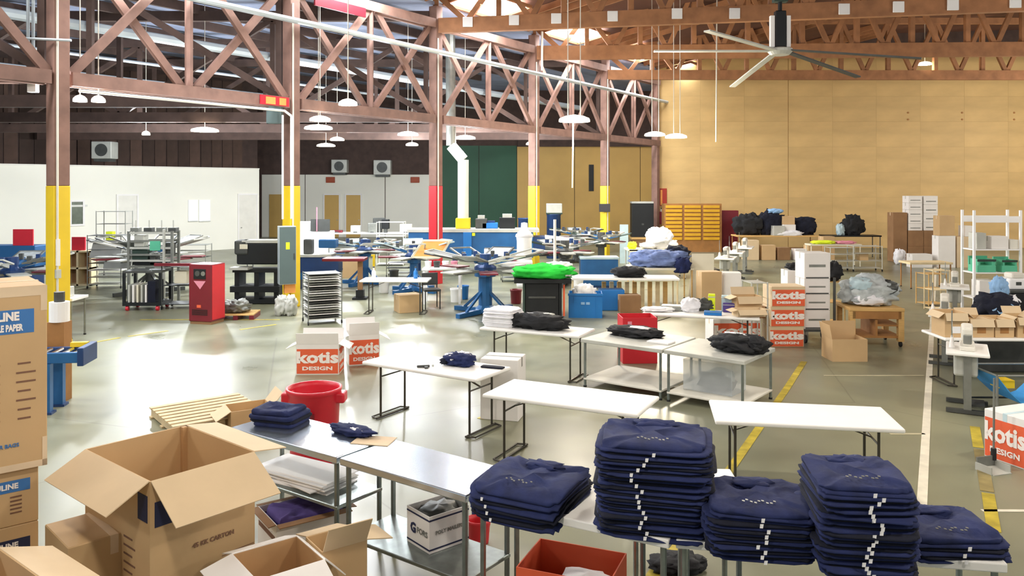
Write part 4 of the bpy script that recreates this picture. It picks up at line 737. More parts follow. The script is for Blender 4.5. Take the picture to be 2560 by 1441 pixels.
# grey wire racks and machines of the left hall
X, Y = WX(275, 26), 26.3
rack('tall grey shelving rack against the white partition', (X, Y, 0), .95, .5, ZY(528, 26), 0, 6, 'grey', 'shelf_rack', 'rack'); 
o = carton('yellow bag on the tall grey rack', (X-.08, Y-.1, ZY(603, 26)), .22, .2, .3, 0, 'lime', None, tape=False, name='bag', cat='bag')
for k, (x0, x1, yt, yb, n, lb) in enumerate(((218, 300, 588, 722, 8, 'wide grey screen rack right of the pale cabinet'), (432, 512, 612, 700, 6, 'grey screen rack behind the red compressor'))):
    X, Y, W_, H_ = FB(x0, x1, yt, yb); rack(lb, (X, Y+.3, 0), W_, .6, H_, .05, n, 'grey', 'screen_rack', 'rack', shelfm=('lgrey', 'grey', 'white', 'dgrey'))
for k, (x, y, z_, w_, lb) in enumerate(((255, 650, .9, .9, 'leftmost'), (285, 652, .6, .8, 'second'))):
    Y = 23.3; tag(B().quad((-w_/2, -.05, 0), (w_/2, -.05, 0), (w_/2, .2, .5), (-w_/2, .2, .5), .03).build('leaning_screen', 'lgrey'), 'pale screen panel leaning in the wide grey rack, %s' % lb, 'panel', loc=(WX(x, Y)+.1, Y+.02, z_))
P = press('grey automatic press with dark heads in the left hall', (WX(375, 22.3), 22.3, 0), 10, 1.45, .95, .1, c='dgrey', screens=('lgrey', 'grey', 'dgrey'), tilt=16, legl=1.0)
o = thing('press_control', 'upright grey machine frame with a green lit panel above the black cart', 'machine', (WX(385, 20.5), 20.5, 0))
for s in (-1, 1):
    for e in (-1, 1): B().box(s*.55-.03, s*.55+.03, e*.2-.03, e*.2+.03, 0, 1.85).build('post', 'grey', o)
for k, z in enumerate((.95, 1.1, 1.25, 1.42, 1.6, 1.8)):
    for e in (-1, 1): B().box(-.55, .55, e*.2-.02, e*.2+.02, z-.025, z+.025).build('rail', 'lgrey' if k % 2 else 'grey', o)
for k, (a, b_, z0_, z1_, mk) in enumerate(((-.5, -.1, 1.12, 1.38, 'dkgreen'), (-.05, .1, .98, 1.3, 'dgrey'), (.3, .5, 1.2, 1.55, 'dgrey'), (-.45, -.2, 1.45, 1.75, 'lgrey'), (-.5, .4, .98, 1.06, 'blackm'))): B().box(a, b_, -.14, .14, z0_, z1_).build('housing', mk, o, bevel=.015)
B().box(.0, .26, -.24, -.2, 1.36, 1.6).build('screen', 'teal', o); B().box(.33, .38, -.26, -.2, .0, 1.9).build('mast', 'lgrey', o)
for k, u in enumerate((-.46, -.12, .2, .5)): B().box(u-.1, u+.1, -.1, .1, 1.83, 1.93).build('head', 'dgrey' if k % 2 else 'grey', o); B().cyl((u, 0, 1.93), (u, 0, 2.12), .015, n=6).build('air_line', 'lgrey', o)
X, Y, W_, H_ = FB(305, 400, 678, 778); o = thing('tool_cart', 'low black cart with upright white plates and red casters', 'cart', (X, Y+.35, 0), .05)
B().box(-W_/2, W_/2, -.35, .35, .12, .2).build('deck', 'blackm', o); B().box(-W_/2, W_/2, -.35, .35, H_-.05, H_).build('top', 'dgrey', o)
for s in (-1, 1):
    for e in (-1, 1): B().box(s*(W_/2-.03)-.03, s*(W_/2-.03)+.03, e*.32-.03, e*.32+.03, .2, H_-.05).build('post', 'blackm', o); B().cyl((s*(W_/2-.1)-.03, e*.3, .06), (s*(W_/2-.1)+.03, e*.3, .06), .06, n=10).build('caster', 'red', o)
for k in range(5): B().box(-W_*.38+k*.1, -W_*.38+k*.1+.04, -.3, .25, .2, .62).build('plate', ['lgrey', 'white', 'beige', 'lgrey', 'white'][k], o)
B().box(.12, .3, -.3, .2, .2, .7).build('panel', 'navy2', o)
rack('black frame stand with pale boxes behind the red compressor', (WX(450, 19.5), 19.7, 0), .8, .6, 1.05, 0, 3, 'blackm', 'frame_stand', 'stand')
tag(B().box(-.15, .15, -.12, .12, 0, .3).build('pale_box', 'beige', bevel=.01), 'pale box on the black frame stand', 'box', loc=(WX(452, 19.5), 19.6, .62))
tag(B().box(-.5, .5, -.04, .04, 0, .07).build('red_bar', 'redm'), 'dark red bar across the black frame stand', 'bar', loc=(WX(445, 19.5), 19.35, 1.06))
# red compressor
X, Y = WX(507, 17.3), 17.3; W_ = .56; D_ = .5; H_ = 1.3
o = thing('air_compressor', 'tall red machine cabinet with dark dial window on the floor', 'compressor', (X, Y+.25, 0), math.radians(-14))
B().box(-W_/2, W_/2, -D_/2, D_/2, .06, H_).build('cabinet', 'redm', o, bevel=.015); B().box(-W_/2+.02, W_/2-.02, -D_/2+.02, D_/2-.02, 0, .06).build('plinth', 'kraftdark', o); B().box(W_/2, W_/2+.004, -D_/2+.02, D_/2-.02, .1, H_-.02).build('side_door', 'brightred', o)
B().box(-.16, .14, -D_/2-.012, -D_/2, .98, 1.2).build('dial_window', 'blackm', o, bevel=.02); B().cyl((-.06, -D_/2-.02, 1.1), (-.06, -D_/2-.01, 1.1), .06, n=16).build('gauge', 'dgrey', o); B().cyl((.08, -D_/2-.02, 1.1), (.08, -D_/2-.01, 1.1), .05, n=16).build('gauge', 'grey', o)
B().add([(-.16, -D_/2-.005, .94), (.14, -D_/2-.005, .94), (.0, -D_/2-.005, .76)], [(0, 1, 2)]).build('emblem', 'pink', o); B().box(-.08, .02, -D_/2-.006, -D_/2, .36, .42).build('warning_plate', 'orange', o)
for k in range(6): B().box(-.2, .18, -D_/2-.006, -D_/2, .2+k*.022, .21+k*.022).build('vent_slat', 'blackm', o)
o = thing('pallet', 'small wooden pallet with red blocks beside the red compressor', 'pallet', (WX(590, 18), 18.2, 0), .1)
for k in range(5): B().box(-.4, .4, -.35+k*.15, -.25+k*.15, .1, .125).build('deck_board', 'wood', o)
for k in (-1, 0, 1): B().box(k*.35-.05, k*.35+.05, -.35, .35, 0, .1).build('stringer', 'redm', o)
cloth_pile('grey machine parts heaped on the small pallet', (WX(583, 18), 18.2, .127), (.28, .22, .14), 'grey', 82, name='parts_heap', cat='parts', amp=.5)
# black flash dryer
o = thing('flash_dryer', 'black machine on a wide black frame left of the electrical cabinet', 'machine', (WX(640, 20.3), 20.6, 0), 0)
B().box(-.5, .55, -.3, .3, 1.0, 1.55).build('hood', 'blackm', o, bevel=.04); B().box(-.55, -.2, -.34, .1, 1.25, 1.62).build('head', 'dgrey', o, bevel=.05); B().box(-.62, -.15, -.5, -.1, .88, .94).build('tray', 'lgrey', o); B().box(-.6, .55, -.3, .3, .8, .88).build('bed', 'blackm', o)
for x in (-.5, .0, .5): B().box(x-.06, x+.06, -.26, .26, .12, .8).build('leg', 'blackm', o)
B().box(-.65, .6, -.34, .34, .3, .45).build('lower_beam', 'blackm', o); B().box(-.55, .6, -.34, .34, .02, .12).build('base', 'blackm', o); B().box(-.35, .55, -.34, .2, 1.55, 1.62).build('top_plate', 'lgrey', o); B().box(-.4, -.2, -.345, -.34, 1.4, 1.52).build('label_plate', 'beige', o)
work_table('blue topped bench seen behind the black flash dryer', None, 1.1, 1.6, .7, top='blue', leg='dgrey', group=None, name='blue_bench', loc=(WX(672, 28), 28.3, 0))
# electrical cabinet on the second post
cpos = row(1, .42, 0); X = WX(714, 19.35)
o = thing('electrical_cabinet', 'tall grey electrical cabinet mounted on the second post', 'cabinet', (X, 19.45, 0), math.radians(24))
z0, z1 = ZY(712, 19.3), ZY(566, 19.3)
B().box(-.2, .2, -.15, .15, z0, z1).build('enclosure', 'panelside', o, bevel=.01); B().box(-.19, .19, -.165, -.15, z0+.02, z1-.02).build('door', 'panelg', o, bevel=.004); B().box(-.045, .045, -.17, -.165, z0+.85, z0+1.02).build('label_plate', 'lime', o); B().box(.14, .16, -.19, -.165, z0+.6, z0+.75).build('handle', 'dgrey', o)
B().box(-.06, .2, -.05, .12, z0-.22, z0).build('cable_trough', 'orangel', o); B().box(-.05, .05, -.05, .05, .0, z0-.22).build('support', 'yellow', o)
for k, x in enumerate((700, 724)): cloth_pile('grey plastic sack on the floor under the electrical cabinet, %s one' % ['left', 'right'][k], (WX(x, 18.4), 18.5, 0), (.14, .13, .24), 'lgrey', 90+k, name='sack', cat='sack')
tag(B().box(-.18, .18, -.1, .1, 0, .45).build('transformer_box', 'panelg', bevel=.01), 'grey transformer box hung high beside the second post', 'box', loc=(WX(690, 19.6), 19.5, ZY(310, 19.6)))
# drying rack with many wire shelves
X, Y = WX(800, 17.4), 17.6; rack('silver drying rack with many close wire shelves', (X, Y, 0), .72, .62, ZY(684, 17.3), math.radians(25), 20, 'grey', 'drying_rack', 'rack', shelfm=('lgrey', 'dgrey', 'white', 'grey', 'lgrey', 'paper'), th=.014)
# machines right of the second post
o = thing('blue_press_bed', 'dark blue press bed right of the second post', 'machine', (WX(785, 23), 23.3, 0)); B().box(-.7, .7, -.3, .3, .5, .95).build('bed', 'bluedk', o, bevel=.02); B().box(-.6, .6, -.28, .28, .3, .5).build('skirt', 'blue', o); B().box(-.8, .5, -.35, .35, .95, 1.02).build('top', 'lgrey', o); B().box(-.35, -.1, -.15, .15, 1.02, 1.45).build('head', 'dgrey', o, bevel=.03); B().box(.1, .6, -.2, .2, 1.2, 1.45).build('arm', 'blue', o, bevel=.03)
for x in (-.5, .5): B().box(x-.06, x+.06, -.2, .2, 0, .3).build('leg', 'bluedk', o)
o = press('blue and red manual press right of the second post', (WX(912, 24.4), 24.4, 0), 6, .9, .95, .4, plat='lgrey', screens=('lgrey', 'bluepale'), tilt=10)
o = thing('pivot_table', 'red topped table on a single dark post', 'stand', (WX(897, 21), 21.2, 0)); B().box(-.95, .15, -.3, .3, 1.02, 1.1).build('table_top', 'redm', o, bevel=.02); B().box(-.06, .06, -.06, .06, .05, 1.02).build('post', 'kraftdark', o); B().box(-.18, .18, -.18, .18, 0, .05).build('base_plate', 'blackm', o); B().box(-.1, .1, -.1, .1, .05, .25).build('weight', 'blackm', o)
o = thing('yellow_barrier', 'thin yellow metal barrier post with rail', 'barrier', (WX(932, 26), 26.2, 0)); B().cyl((0, 0, 0), (0, 0, .75), .04).build('post', 'yellow', o); B().bar((-.4, 0, .72), (0, 0, .72), .05).build('rail', 'yellow', o); B().cyl((-.4, 0, 0), (-.4, 0, .72), .04).build('post', 'yellow', o)
carton('tan carton on the floor behind the red topped table', (WX(872, 26), 26.3, 0), .55, .5, .62, .1)
X, Y = WX(765, 30), 30.3; o = thing('white_machine', 'white machine with a dark panel behind the second post', 'machine', (X, Y, 0)); B().box(-.35, .95, -.3, .3, 0, 1.3).build('body', 'paper', o, bevel=.03); B().box(-.35, .15, -.3, .3, 1.3, 1.65).build('tower', 'paper', o, bevel=.03); B().box(.18, .9, -.34, -.3, 1.3, 1.75).build('panel', 'dgrey', o); B().cyl((.42, -.36, 1.3), (.42, -.36, 2.2), .02).build('mast', 'pink', o)
# white bench line with small tools on the far side
w_ = work_table('long white bench along the far white wall', None, 1.05, 4.2, .8, top='plastic', leg='lgrey', group=None, name='long_bench', loc=(WX(915, 33), 33.5, 0), shelf=.5)
for k, (u, mk, a, h_, lb) in enumerate(((-1.3, 'redm', .5, .1, 'dark red clamp on the long white bench'), (-.5, 'lgrey', .4, .3, 'pale box on the long white bench'), (.2, 'grey', .35, .4, 'grey toolbox on the long white bench'), (.75, 'blackm', .3, .55, 'black monitor on the long white bench'), (.45, 'dgrey', .5, .6, 'dark grey monitor on the long white bench'), (1.6, 'offwhite', .5, .35, 'cream box on the long white bench'))):
    b = thing('bench_tool', lb, 'tool', (WX(915, 33)+u, 33.4+.2*(k == 4), 1.052)); B().box(-a/2, a/2, -.12, .12, 0 if k not in (3, 4) else .15, h_).build('body', mk, b, bevel=.02); B().box(-a*.2, a*.2, -.13, .1, 0, .16 if k in (3, 4) else .04).build('stand', 'dgrey', b)
rack('pale frame rack at the end of the long white bench', (WX(975, 30), 30.3, 0), 1.0, .6, 1.65, 0, 4, 'offwhite', 'frame_rack', 'rack', cast=.02)
# folding table with carton below
T7 = folding_table('cream folding table with a tan carton beneath it in the press area', None, .8, dims=(1.6, .7), loc=(WX(990, 18.9), 18.9, -.03))
carton('brown carton on the floor under the cream folding table', (WX(1018, 19), 19.1, 0), .55, .45, .42, math.radians(25), 'kraft')
o = thing('work_chair', 'small dark chair beside the cream folding table', 'chair', (WX(1075, 19.3), 19.6, 0), .3); B().box(-.2, .2, -.2, .2, .43, .48).build('seat', 'dgrey', o); B().box(-.2, .2, .18, .22, .55, .85).build('backrest', 'dgrey', o)
for s in (-1, 1):
    for e in (-1, 1): B().cyl((s*.18, e*.18, 0), (s*.18, e*.18, .43), .014, n=6).build('leg', 'blackm', o)
    B().cyl((s*.18, .2, .43), (s*.18, .2, .6), .014, n=6).build('back_post', 'blackm', o)
# the big presses in the middle
o = press('blue manual screen press with an orange screen beside the red post', (WX(1035, 22.7), 22.7, 0), 6, 1.0, .92, .15, screens=('lgrey', 'bluepale'), tilt=18)
yS = 22.0; P = Vector((WX(1072, yS), yS, ZY(648, yS))); o = thing('orange_screen', 'orange printing screen tilted up on the blue press', 'screen', P, 0)
B().quad((-.45, 0, .05), (.3, 0, .05), (.55, .14, .5), (-.15, .14, .5), .02).build('mesh', 'orangel', o)
for a, b_ in (((-.47, 0, .05), (.32, 0, .05)), ((.32, 0, .05), (.57, .14, .5)), ((.57, .14, .5), (-.17, .14, .5)), ((-.17, .14, .5), (-.47, 0, .05))): B().bar(a, b_, .05, .05).build('screen_frame', 'beige', o)
o = press('large blue carousel press with many grey heads in the centre of the hall', (WX(1212, 18.4), 18.8, 0), 8, 1.3, .98, .1, screens=('lgrey', 'dgrey', 'grey'), plat='lgrey', tilt=12, base_r=.16, legl=.95)
o = thing('ink_table', 'white table with ink pots beside the large carousel press', 'table', (WX(1105, 20.3), 20.5, 0)); B().box(-.5, .5, -.3, .3, .86, .9).build('table_top', 'paper', o)
for s in (-1, 1):
    for e in (-1, 1): B().box(s*.45-.03, s*.45+.03, e*.25-.03, e*.25+.03, 0, .86).build('leg', 'paper', o)
for k, mk in enumerate(('paper', 'dgrey', 'paper', 'pink')): bin_round('ink pot on the white table by the carousel press, %s from the left' % ORD[k], (WX(1105, 20.3)-.36+k*.22, 20.4, .902), .17, .18, mk, 'ink_pot', 'pot', False)
w_ = work_table('white bench with small machines before the blue dryer', None, .95, 1.5, .6, top='plastic', leg='lgrey', group=None, name='white_bench', loc=(WX(1262, 21.8), 21.8, 0))
o = thing('small_machine', 'small dark machine with a yellow knob on the white bench', 'machine', on(w_, -.36, 0, .952)); B().box(-.2, .2, -.1, .1, 0, .12).build('body', 'blackm', o, bevel=.02); B().box(-.2, -.08, -.08, .08, .12, .34).build('column', 'paper', o, bevel=.02); B().box(-.2, .14, -.06, .06, .26, .36).build('arm', 'dgrey', o, bevel=.02); B().cyl((.06, -.1, .2), (.06, -.06, .2), .05).build('knob', 'yellow', o)
cloth_pile('pink cloth on the white bench before the blue dryer', on(w_, .12, 0, .952), (.2, .14, .07), 'pink', 131); carton('small white box on the white bench before the blue dryer', on(w_, .42, .05, .952), .24, .2, .16, 0, 'white', tapem='lgrey')
# conveyor dryer
o = thing('belt_dryer', 'long blue conveyor dryer with a pale top in the middle of the hall', 'dryer', (WX(1180, 27.5), 27.8, 0), 0)
B().box(-2.15, 2.1, -.6, .6, .55, 1.42).build('tunnel', 'blue', o, bevel=.03); B().box(-2.2, 2.3, -.62, .62, 1.42, 1.52).build('top_cover', 'lgrey', o); B().box(-.28, .0, -.64, -.6, .5, 1.42).build('door_panel', 'bluetote', o); B().box(.02, .12, -.645, -.6, 1.3, 1.4).build('indicator', 'lime', o)
for x in (-1.9, -.6, .6, 1.8):
    for y in (-.5, .5): B().box(x-.05, x+.05, y-.05, y+.05, 0, .55).build('leg', 'bluedk', o)
B().box(2.1, 2.5, -.55, .55, .7, 1.25).build('exit_hood', 'bluedk', o); B().cyl((2.5, 0, 1.0), (3.5, 0, .95), .3, .24, n=18).build('exhaust_tube', 'panelside', o); B().box(2.3, 3.4, -.5, .5, .6, .68).build('belt', 'blackm', o)
o = thing('exhaust_duct', 'white vertical exhaust duct rising from the blue dryer', 'duct', (WX(1158, 27.8), 27.8, 1.522))
B().box(-.25, .25, -.25, .25, 0, .36).build('base_box', 'yellow', o, bevel=.02); B().cyl((0, 0, .36), (0, 0, ZY(400, 27.8)-1.522), .19, n=18).build('riser', 'whitepipe', o, smooth=False)
zt = ZY(400, 27.8)-1.522; B().cyl((0, 0, zt), (-.42, 0, zt+.5), .19, n=18).build('elbow', 'whitepipe', o); B().cyl((-.42, 0, zt+.5), (-.45, 0, 6.8), .17, n=18).build('upper_riser', 'grey', o)
for k, (x, a, h_, mk, lb) in enumerate(((1225, .55, .26, 'bluetote', 'blue tote lying on top of the blue dryer'), (1203, .4, .45, 'dgrey', 'dark motor on top of the blue dryer, left of two'), (1268, .55, .5, 'blackm', 'dark motor on top of the blue dryer, right of two'))):
    b = thing('dryer_unit', lb, 'machine' if k else 'tote', (WX(x, 27.8), 27.9, 1.522)); B().box(-a/2, a/2, -.2, .2, 0, h_*.75).build('body', mk, b, bevel=.02); B().box(-a*.3, a*.3, -.15, .15, h_*.75, h_).build('cap', 'lgrey' if k else 'bluedk', b)
o = thing('white_roll', 'tall white wrapped roll standing upright before the blue dryer', 'roll', (WX(1311, 23.5), 23.7, 0)); B().lathe([(0, 0), (.22, 0), (.23, .1), (.22, 1.35), (.24, 1.5), (.2, 1.62), (.1, 1.72), (.09, 1.9), (0, 1.92)], 20).build('wrapped_body', 'paper', o, smooth=True); B().lathe([(.2, 1.46), (.27, 1.5), (.24, 1.58)], 20).build('collar', 'whitecloth', o, smooth=True)
pipe('white_pole', 'thin white pole standing right of the white roll', 'pole', [(WX(1388, 22), 22.2, 0), (WX(1388, 22), 22.2, ZY(550, 22))], .04, 'whitepipe')
# folded machine heap behind: grey sewing or press units
for k, (x, Y, c_, lb) in enumerate(((1440, 31.3, 'dgrey', 'dark grey press unit right of the blue dryer'), (1503, 28.6, 'dgrey', 'dark press unit before the fifth post'), (1412, 24.3, 'dgrey', 'grey press unit behind the green shirts'))):
    press(lb, (WX(x, Y), Y, 0), 6, .88, .92, .3*k, c=c_, screens=('lgrey', 'grey', 'dkgreen'), tilt=12)
for k, (x0, x1, yt, yb, mk, lb) in enumerate(((1367, 1403, 536, 590, 'bluedk', 'blue drum behind the fourth post, right side'), (1295, 1332, 546, 590, 'bluedk', 'blue drum behind the white roll'))):
    bin_round(lb, (WX((x0+x1)/2, 33), 33.2, 0), (x1-x0)*33/2000, ZY(yt, 33), mk, 'drum', 'drum', False, fr=.98)
o = thing('utility_box', 'pale grey box standing on the blue drum by the fourth post', 'box', (WX(1386, 33), 33.2, ZY(536, 33)+.002)); B().box(-.32, .32, -.25, .25, 0, .44).build('body', 'lgrey', o, bevel=.02); B().box(-.33, .33, -.26, .26, .0, .06).build('base', 'dkgreen', o)
o = thing('wall_screen', 'small black screen fixed to the fifth post', 'screen', (row(4).x-.05, row(4).y-.28, ZY(520, 33.6)), 0); B().box(-.23, .23, -.04, .04, -.17, .17).build('display', 'screen', o, bevel=.01); B().box(-.05, .05, .04, .1, -.05, .05).build('bracket', 'dgrey', o)
tag(B().box(-.16, .16, -.03, .03, 0, 1.5).build('pale_board', 'bluepale'), 'pale blue board standing right of the fifth post', 'board', loc=(WX(1560, 31), 31, .0))
# black table press with green shirts, blue tote, red bin
o = thing('heat_press', 'black cabinet machine under the bright green shirts', 'machine', (WX(1355, 17.8), 18.1, 0)); B().box(-.38, .38, -.32, .32, .08, .84).build('cabinet', 'blackm', o, bevel=.02); B().box(-.62, .65, -.4, .4, .84, .93).build('table_top', 'blackm', o); B().box(-.42, -.38, -.34, .34, .0, .84).build('side_frame', 'dkgreen', o); B().box(.38, .44, -.34, .34, 0, .84).build('side_frame', 'blackm', o); B().box(.47, .51, -.3, -.26, .1, .8).build('copper_bar', 'orange', o); B().box(-.3, .3, -.33, -.32, .5, .54).build('handle', 'dgrey', o)
cloth_pile('bright green shirts spread on the black machine', (WX(1362, 17.7), 17.9, .932), (.66, .3, .17), 'green', 101, extra=((.32, .1, .26, .3, .18, .1, 'whitecloth'), (.5, -.05, .14, .14, .12, .1, 'whitecloth')), amp=.3, e=.9)
X, Y, W_, H_ = FB(1424, 1508, 735, 796); o = thing('blue_tote', 'bright blue plastic tote on the floor', 'tote', (X, Y+.28, 0), -.08)
for a in ((-W_/2, W_/2, -.26, -.24), (-W_/2, W_/2, .24, .26), (-W_/2, -W_/2+.02, -.24, .24), (W_/2-.02, W_/2, -.24, .24)): B().box(*a, 0, H_).build('side_panel', 'bluetote', o)
B().box(-W_/2, W_/2, -.25, .25, 0, .02).build('bottom', 'bluetote', o); B().box(-W_/2-.015, W_/2+.015, -.275, -.255, H_-.05, H_).build('rim', 'bluetote', o); B().box(-.1, .1, -.27, -.26, H_*.55, H_*.65).build('handle_slot', 'bluel', o)
for k in (-.25, 0, .25): B().box(k-.015, k+.015, -.272, -.26, .03, H_-.06).build('rib', 'bluetote', o)
cloth_pile('white cloth in the top of the blue tote', (X-.02, Y+.28, H_*.62), (.26, .17, .2), 'whitecloth', 103)
# long white table with shirts
w_ = work_table('long white table with pale timber legs behind the green shirts', None, .78, 2.6, .8, top='plastic', leg='woodpale', group=None, name='long_table', loc=(WX(1562, 19.4), 19.6, -.05))
for k in range(9):
    o = B().box(-.05, .05, -.05, .05, 0, .62).build('timber_offcut', 'woodpale' if k % 2 else 'wood'); tag(o, 'upright timber offcut stored under the long white table, %s from the left' % ORD[k], 'timber', 'timber offcuts', loc=(WX(1515, 19.4)+k*.19, 19.85, 0))
tag(B().box(-.3, .3, -.2, .2, 0, .5).build('blue_crate', 'bluetote', bevel=.02), 'blue crate under the left end of the long white table', 'crate', loc=(WX(1528, 19.4), 19.4, 0))
carton('dark tan carton on the floor before the long white table', (FB(1548, 1602, 742, 782)[0], FB(1548, 1602, 742, 782)[1]+.2, 0), .5, .45, .4, .05, 'kraftdark')
cloth_pile('black shirt heap on the long white table', (WX(1572, 19.5), 19.5, .782), (.38, .28, .13), 'black', 104)
cloth_pile('heap of denim blue shirts beyond the long white table', (WX(1650, 20.8), 20.9, .9), (.75, .5, .22), 'denim', 105, extra=((.5, .2, .3, .3, .3, .2, 'navy2'), (-.3, 0, .3, .3, .25, .12, 'denim'), (.5, -.45, .05, .2, .15, .2, 'navy')))
work_table('low table carrying the denim blue shirts', None, .9, 1.6, 1.0, top='beige', leg='wood', group=None, name='shirt_table', loc=(WX(1650, 20.8), 20.9, 0))
o = work_table('cream table with white bags before the yellow drawers', None, .95, 1.9, .9, top='beige', leg='lgrey', group=None, name='cream_table', loc=(WX(1640, 26), 26.2, 0)); 
B().box(-.9, .9, -.45, -.42, .3, .95).build('apron', 'beige', o)
cloth_pile('tall heap of white bags on the cream table', (WX(1652, 26), 26.2, .952), (.42, .35, .36), 'whitecloth', 106, extra=((-.35, -.1, .1, .3, .25, .1, 'whitecloth'), (.35, -.1, .15, .2, .2, .12, 'whitecloth')), name='bag_heap', cat='bags')
cloth_pile('yellow cloth at the left end of the cream table', (WX(1580, 26), 26.0, .952), (.14, .12, .12), 'lime', 107)
tag(B().quad((-.33, 0, 0), (.33, 0, 0), (.36, .1, 1.25), (-.2, .1, 1.25), .03).build('cream_board', 'beige'), 'large cream board leaning beside the denim shirts', 'board', loc=(WX(1752, 20.5), 20.5, .005))
o = thing('cream_cabinet', 'cream cabinet with a dark opening beside the leaning cream board', 'cabinet', (WX(1800, 21), 21.3, 0)); B().box(-.26, .3, -.25, .25, 0, .62).build('body', 'beige', o, bevel=.02); B().box(-.28, .0, -.27, .25, .62, .8).build('dark_opening', 'blackm', o); B().box(.05, .25, -.26, -.25, .05, .5).build('door', 'paper', o)
for k, (x, Y) in enumerate(((1815, 23.5), (1838, 25.5), (1862, 27.5))): sewing('grey sewing machine station before the yellow drawers, %s from the camera' % ['first', 'second', 'third'][k], (WX(x, Y), Y, 0), 1.2, 1.0, .55, .9)
# along the plywood wall
o = thing('black_cabinet', 'black metal cabinet against the plywood wall', 'cabinet', (WX(1608, 36.5), 36.9, 0)); B().box(-.5, .5, -.3, .3, .65, 2.2).build('body', 'blackm', o, bevel=.02); B().box(-.52, .52, -.32, .32, .55, .65).build('shelf_board', 'wood', o); B().box(-.48, .48, -.28, .28, 0, .55).build('base', 'kraftdark', o); B().box(-.05, .05, -.32, -.3, 1.2, 1.28).build('handle', 'dgrey', o); B().box(-.5, .5, -.25, .25, 2.2, 2.28).build('top_papers', 'lgrey', o)
o = thing('extinguisher_sign', 'dark red fire point sign on the plywood wall', 'sign', (WX(1652, WA), WA-.02, ZY(493, WA))); B().box(-.28, .28, -.03, 0, -.42, .42).build('board', 'signred', o); B().box(-.03, .06, -.04, -.03, -.38, .34).build('symbol', 'orangel', o)
o = thing('fire_extinguisher', 'red fire extinguisher below the fire point sign', 'extinguisher', (WX(1651, WA), WA-.25, ZY(560, WA))); B().cyl((0, 0, 0), (0, 0, .6), .13, n=16).build('tank', 'redm', o); B().cyl((0, 0, .6), (0, 0, .72), .05).build('valve', 'lgrey', o); B().box(-.02, .12, -.03, .03, .7, .78).build('lever', 'blackm', o); B().box(-.06, .06, .1, .25, .2, .4).build('wall_bracket', 'dgrey', o)
o = thing('drawer_cabinet', 'yellow drawer cabinet in three columns against the plywood wall', 'cabinet', (WX(1735, 36), 36.5, 0))
B().box(-1.3, 1.3, -.3, .3, 0, ZY(510, 36)).build('carcass', 'wooddk', o)
for c_ in range(3):
    for k in range(9): B().box(-1.24+c_*.85, -.5+c_*.85, -.36, -.3, .55+k*.18, .55+k*.18+.125).build('drawer', 'yellowp', o, bevel=.01, seg=1)
tag(B().box(-.4, .4, -.2, .2, 0, ZY(527, 36.8)).build('red_locker', 'redm', bevel=.02), 'red locker standing right of the yellow drawers', 'locker', loc=(WX(1828, 36.8), 37.2, 0))
o = work_table('wooden table heaped with dark shirts against the plywood wall', None, .95, 3.4, 1.0, top='wood', leg='wooddk', group=None, name='heap_table', loc=(WX(1945, 33), 33.4, 0), shelf=.4, shelfm='wooddk')
X = WX(1945, 33)
for lb, u, z_, r, mk, sd in (('heap of black shirts on the wooden table by the wall, leftmost', -1.05, .952, (.6, .4, .45), 'black', 111), ('heap of navy shirts in the middle of the wooden table', -.1, .952, (.5, .4, .52), 'navy2', 112), ('heap of dark navy shirts at the right end of the wooden table', 1.25, .952, (.5, .35, .38), 'navy2', 113)): cloth_pile(lb, (X+u, 33.6, z_), r, mk, sd, amp=.35)
cloth_pile('light blue shirt on top of the navy heap', (X+.05, 33.5, 1.85), (.3, .2, .1), 'bluel', 114)
carton('brown carton atop white carton on the wooden table', (X+.5, 33.35, 1.4), .5, .4, .34, 0, 'kraft'); carton('white carton under the brown one on the wooden table', (X+.5, 33.3, .952), .52, .45, .445, 0, 'white', tapem='lgrey'); carton('pale grey carton left of the white one on the wooden table', (X+.02, 33.1, .952), .45, .4, .4, 0, 'lgrey', tapem='grey')
cloth_pile('white shirts draped at the front of the wooden table', (X+.45, 32.98, .93), (.5, .1, .12), 'whitecloth', 115)
for k, (u, w__, h_, mk) in enumerate(((-1.3, .6, .8, 'kraftlight'), (-.6, .55, .6, 'kraft'), (.0, .5, .5, 'kraftdark'), (.7, .5, .45, 'white'), (1.25, .6, .6, 'kraft'), (1.8, .5, .95, 'kraft'))): carton('carton on the floor along the wooden heap table, %s from the left' % ORD[k], (X+u, 32.5, 0), w__, .4, h_, .03*k, mk, group='cartons before the heap table')
o = work_table('dark table with a black bag against the plywood wall', None, .95, 2.3, .8, top='blackm', leg='dgrey', group=None, name='dark_table', loc=(WX(2135, 33), 33.4, 0))
cloth_pile('big black bag on the dark table by the wall', (WX(2142, 33), 33.4, .952), (.42, .3, .42), 'black', 117, name='bag', cat='bag'); cloth_pile('pale blue bag leaning on the black bag', (WX(2108, 33), 33.3, .952), (.16, .15, .24), 'bluepale', 118, name='bag', cat='bag')
w_ = work_table('pale table with bright yellow cloth before the dark table', None, .85, 1.9, .6, top='beige', leg='beige', group=None, name='cloth_table', loc=(WX(2088, 29.5), 29.7, 0))
cloth_pile('bright yellow shirt on the pale table', (WX(2060, 29.5), 29.6, .852), (.42, .2, .07), 'lime', 119); cloth_pile('pink shirt on the pale table', (WX(2115, 29.5), 29.6, .852), (.35, .2, .06), 'pink', 120)
rack('grey metal shelf cart, left of two before the dark table', (WX(2103, 28), 28.2, 0), .8, .5, .85, 0, 4, 'lgrey', 'shelf_cart', 'cart', group='grey shelf carts'); rack('grey metal shelf cart, right of two before the dark table', (WX(2168, 28), 28.2, 0), 1.0, .5, .9, 0, 4, 'lgrey', 'shelf_cart', 'cart', group='grey shelf carts')
carton('tan carton on the right grey shelf cart', (WX(2162, 28), 28.2, .38), .3, .3, .25, 0)
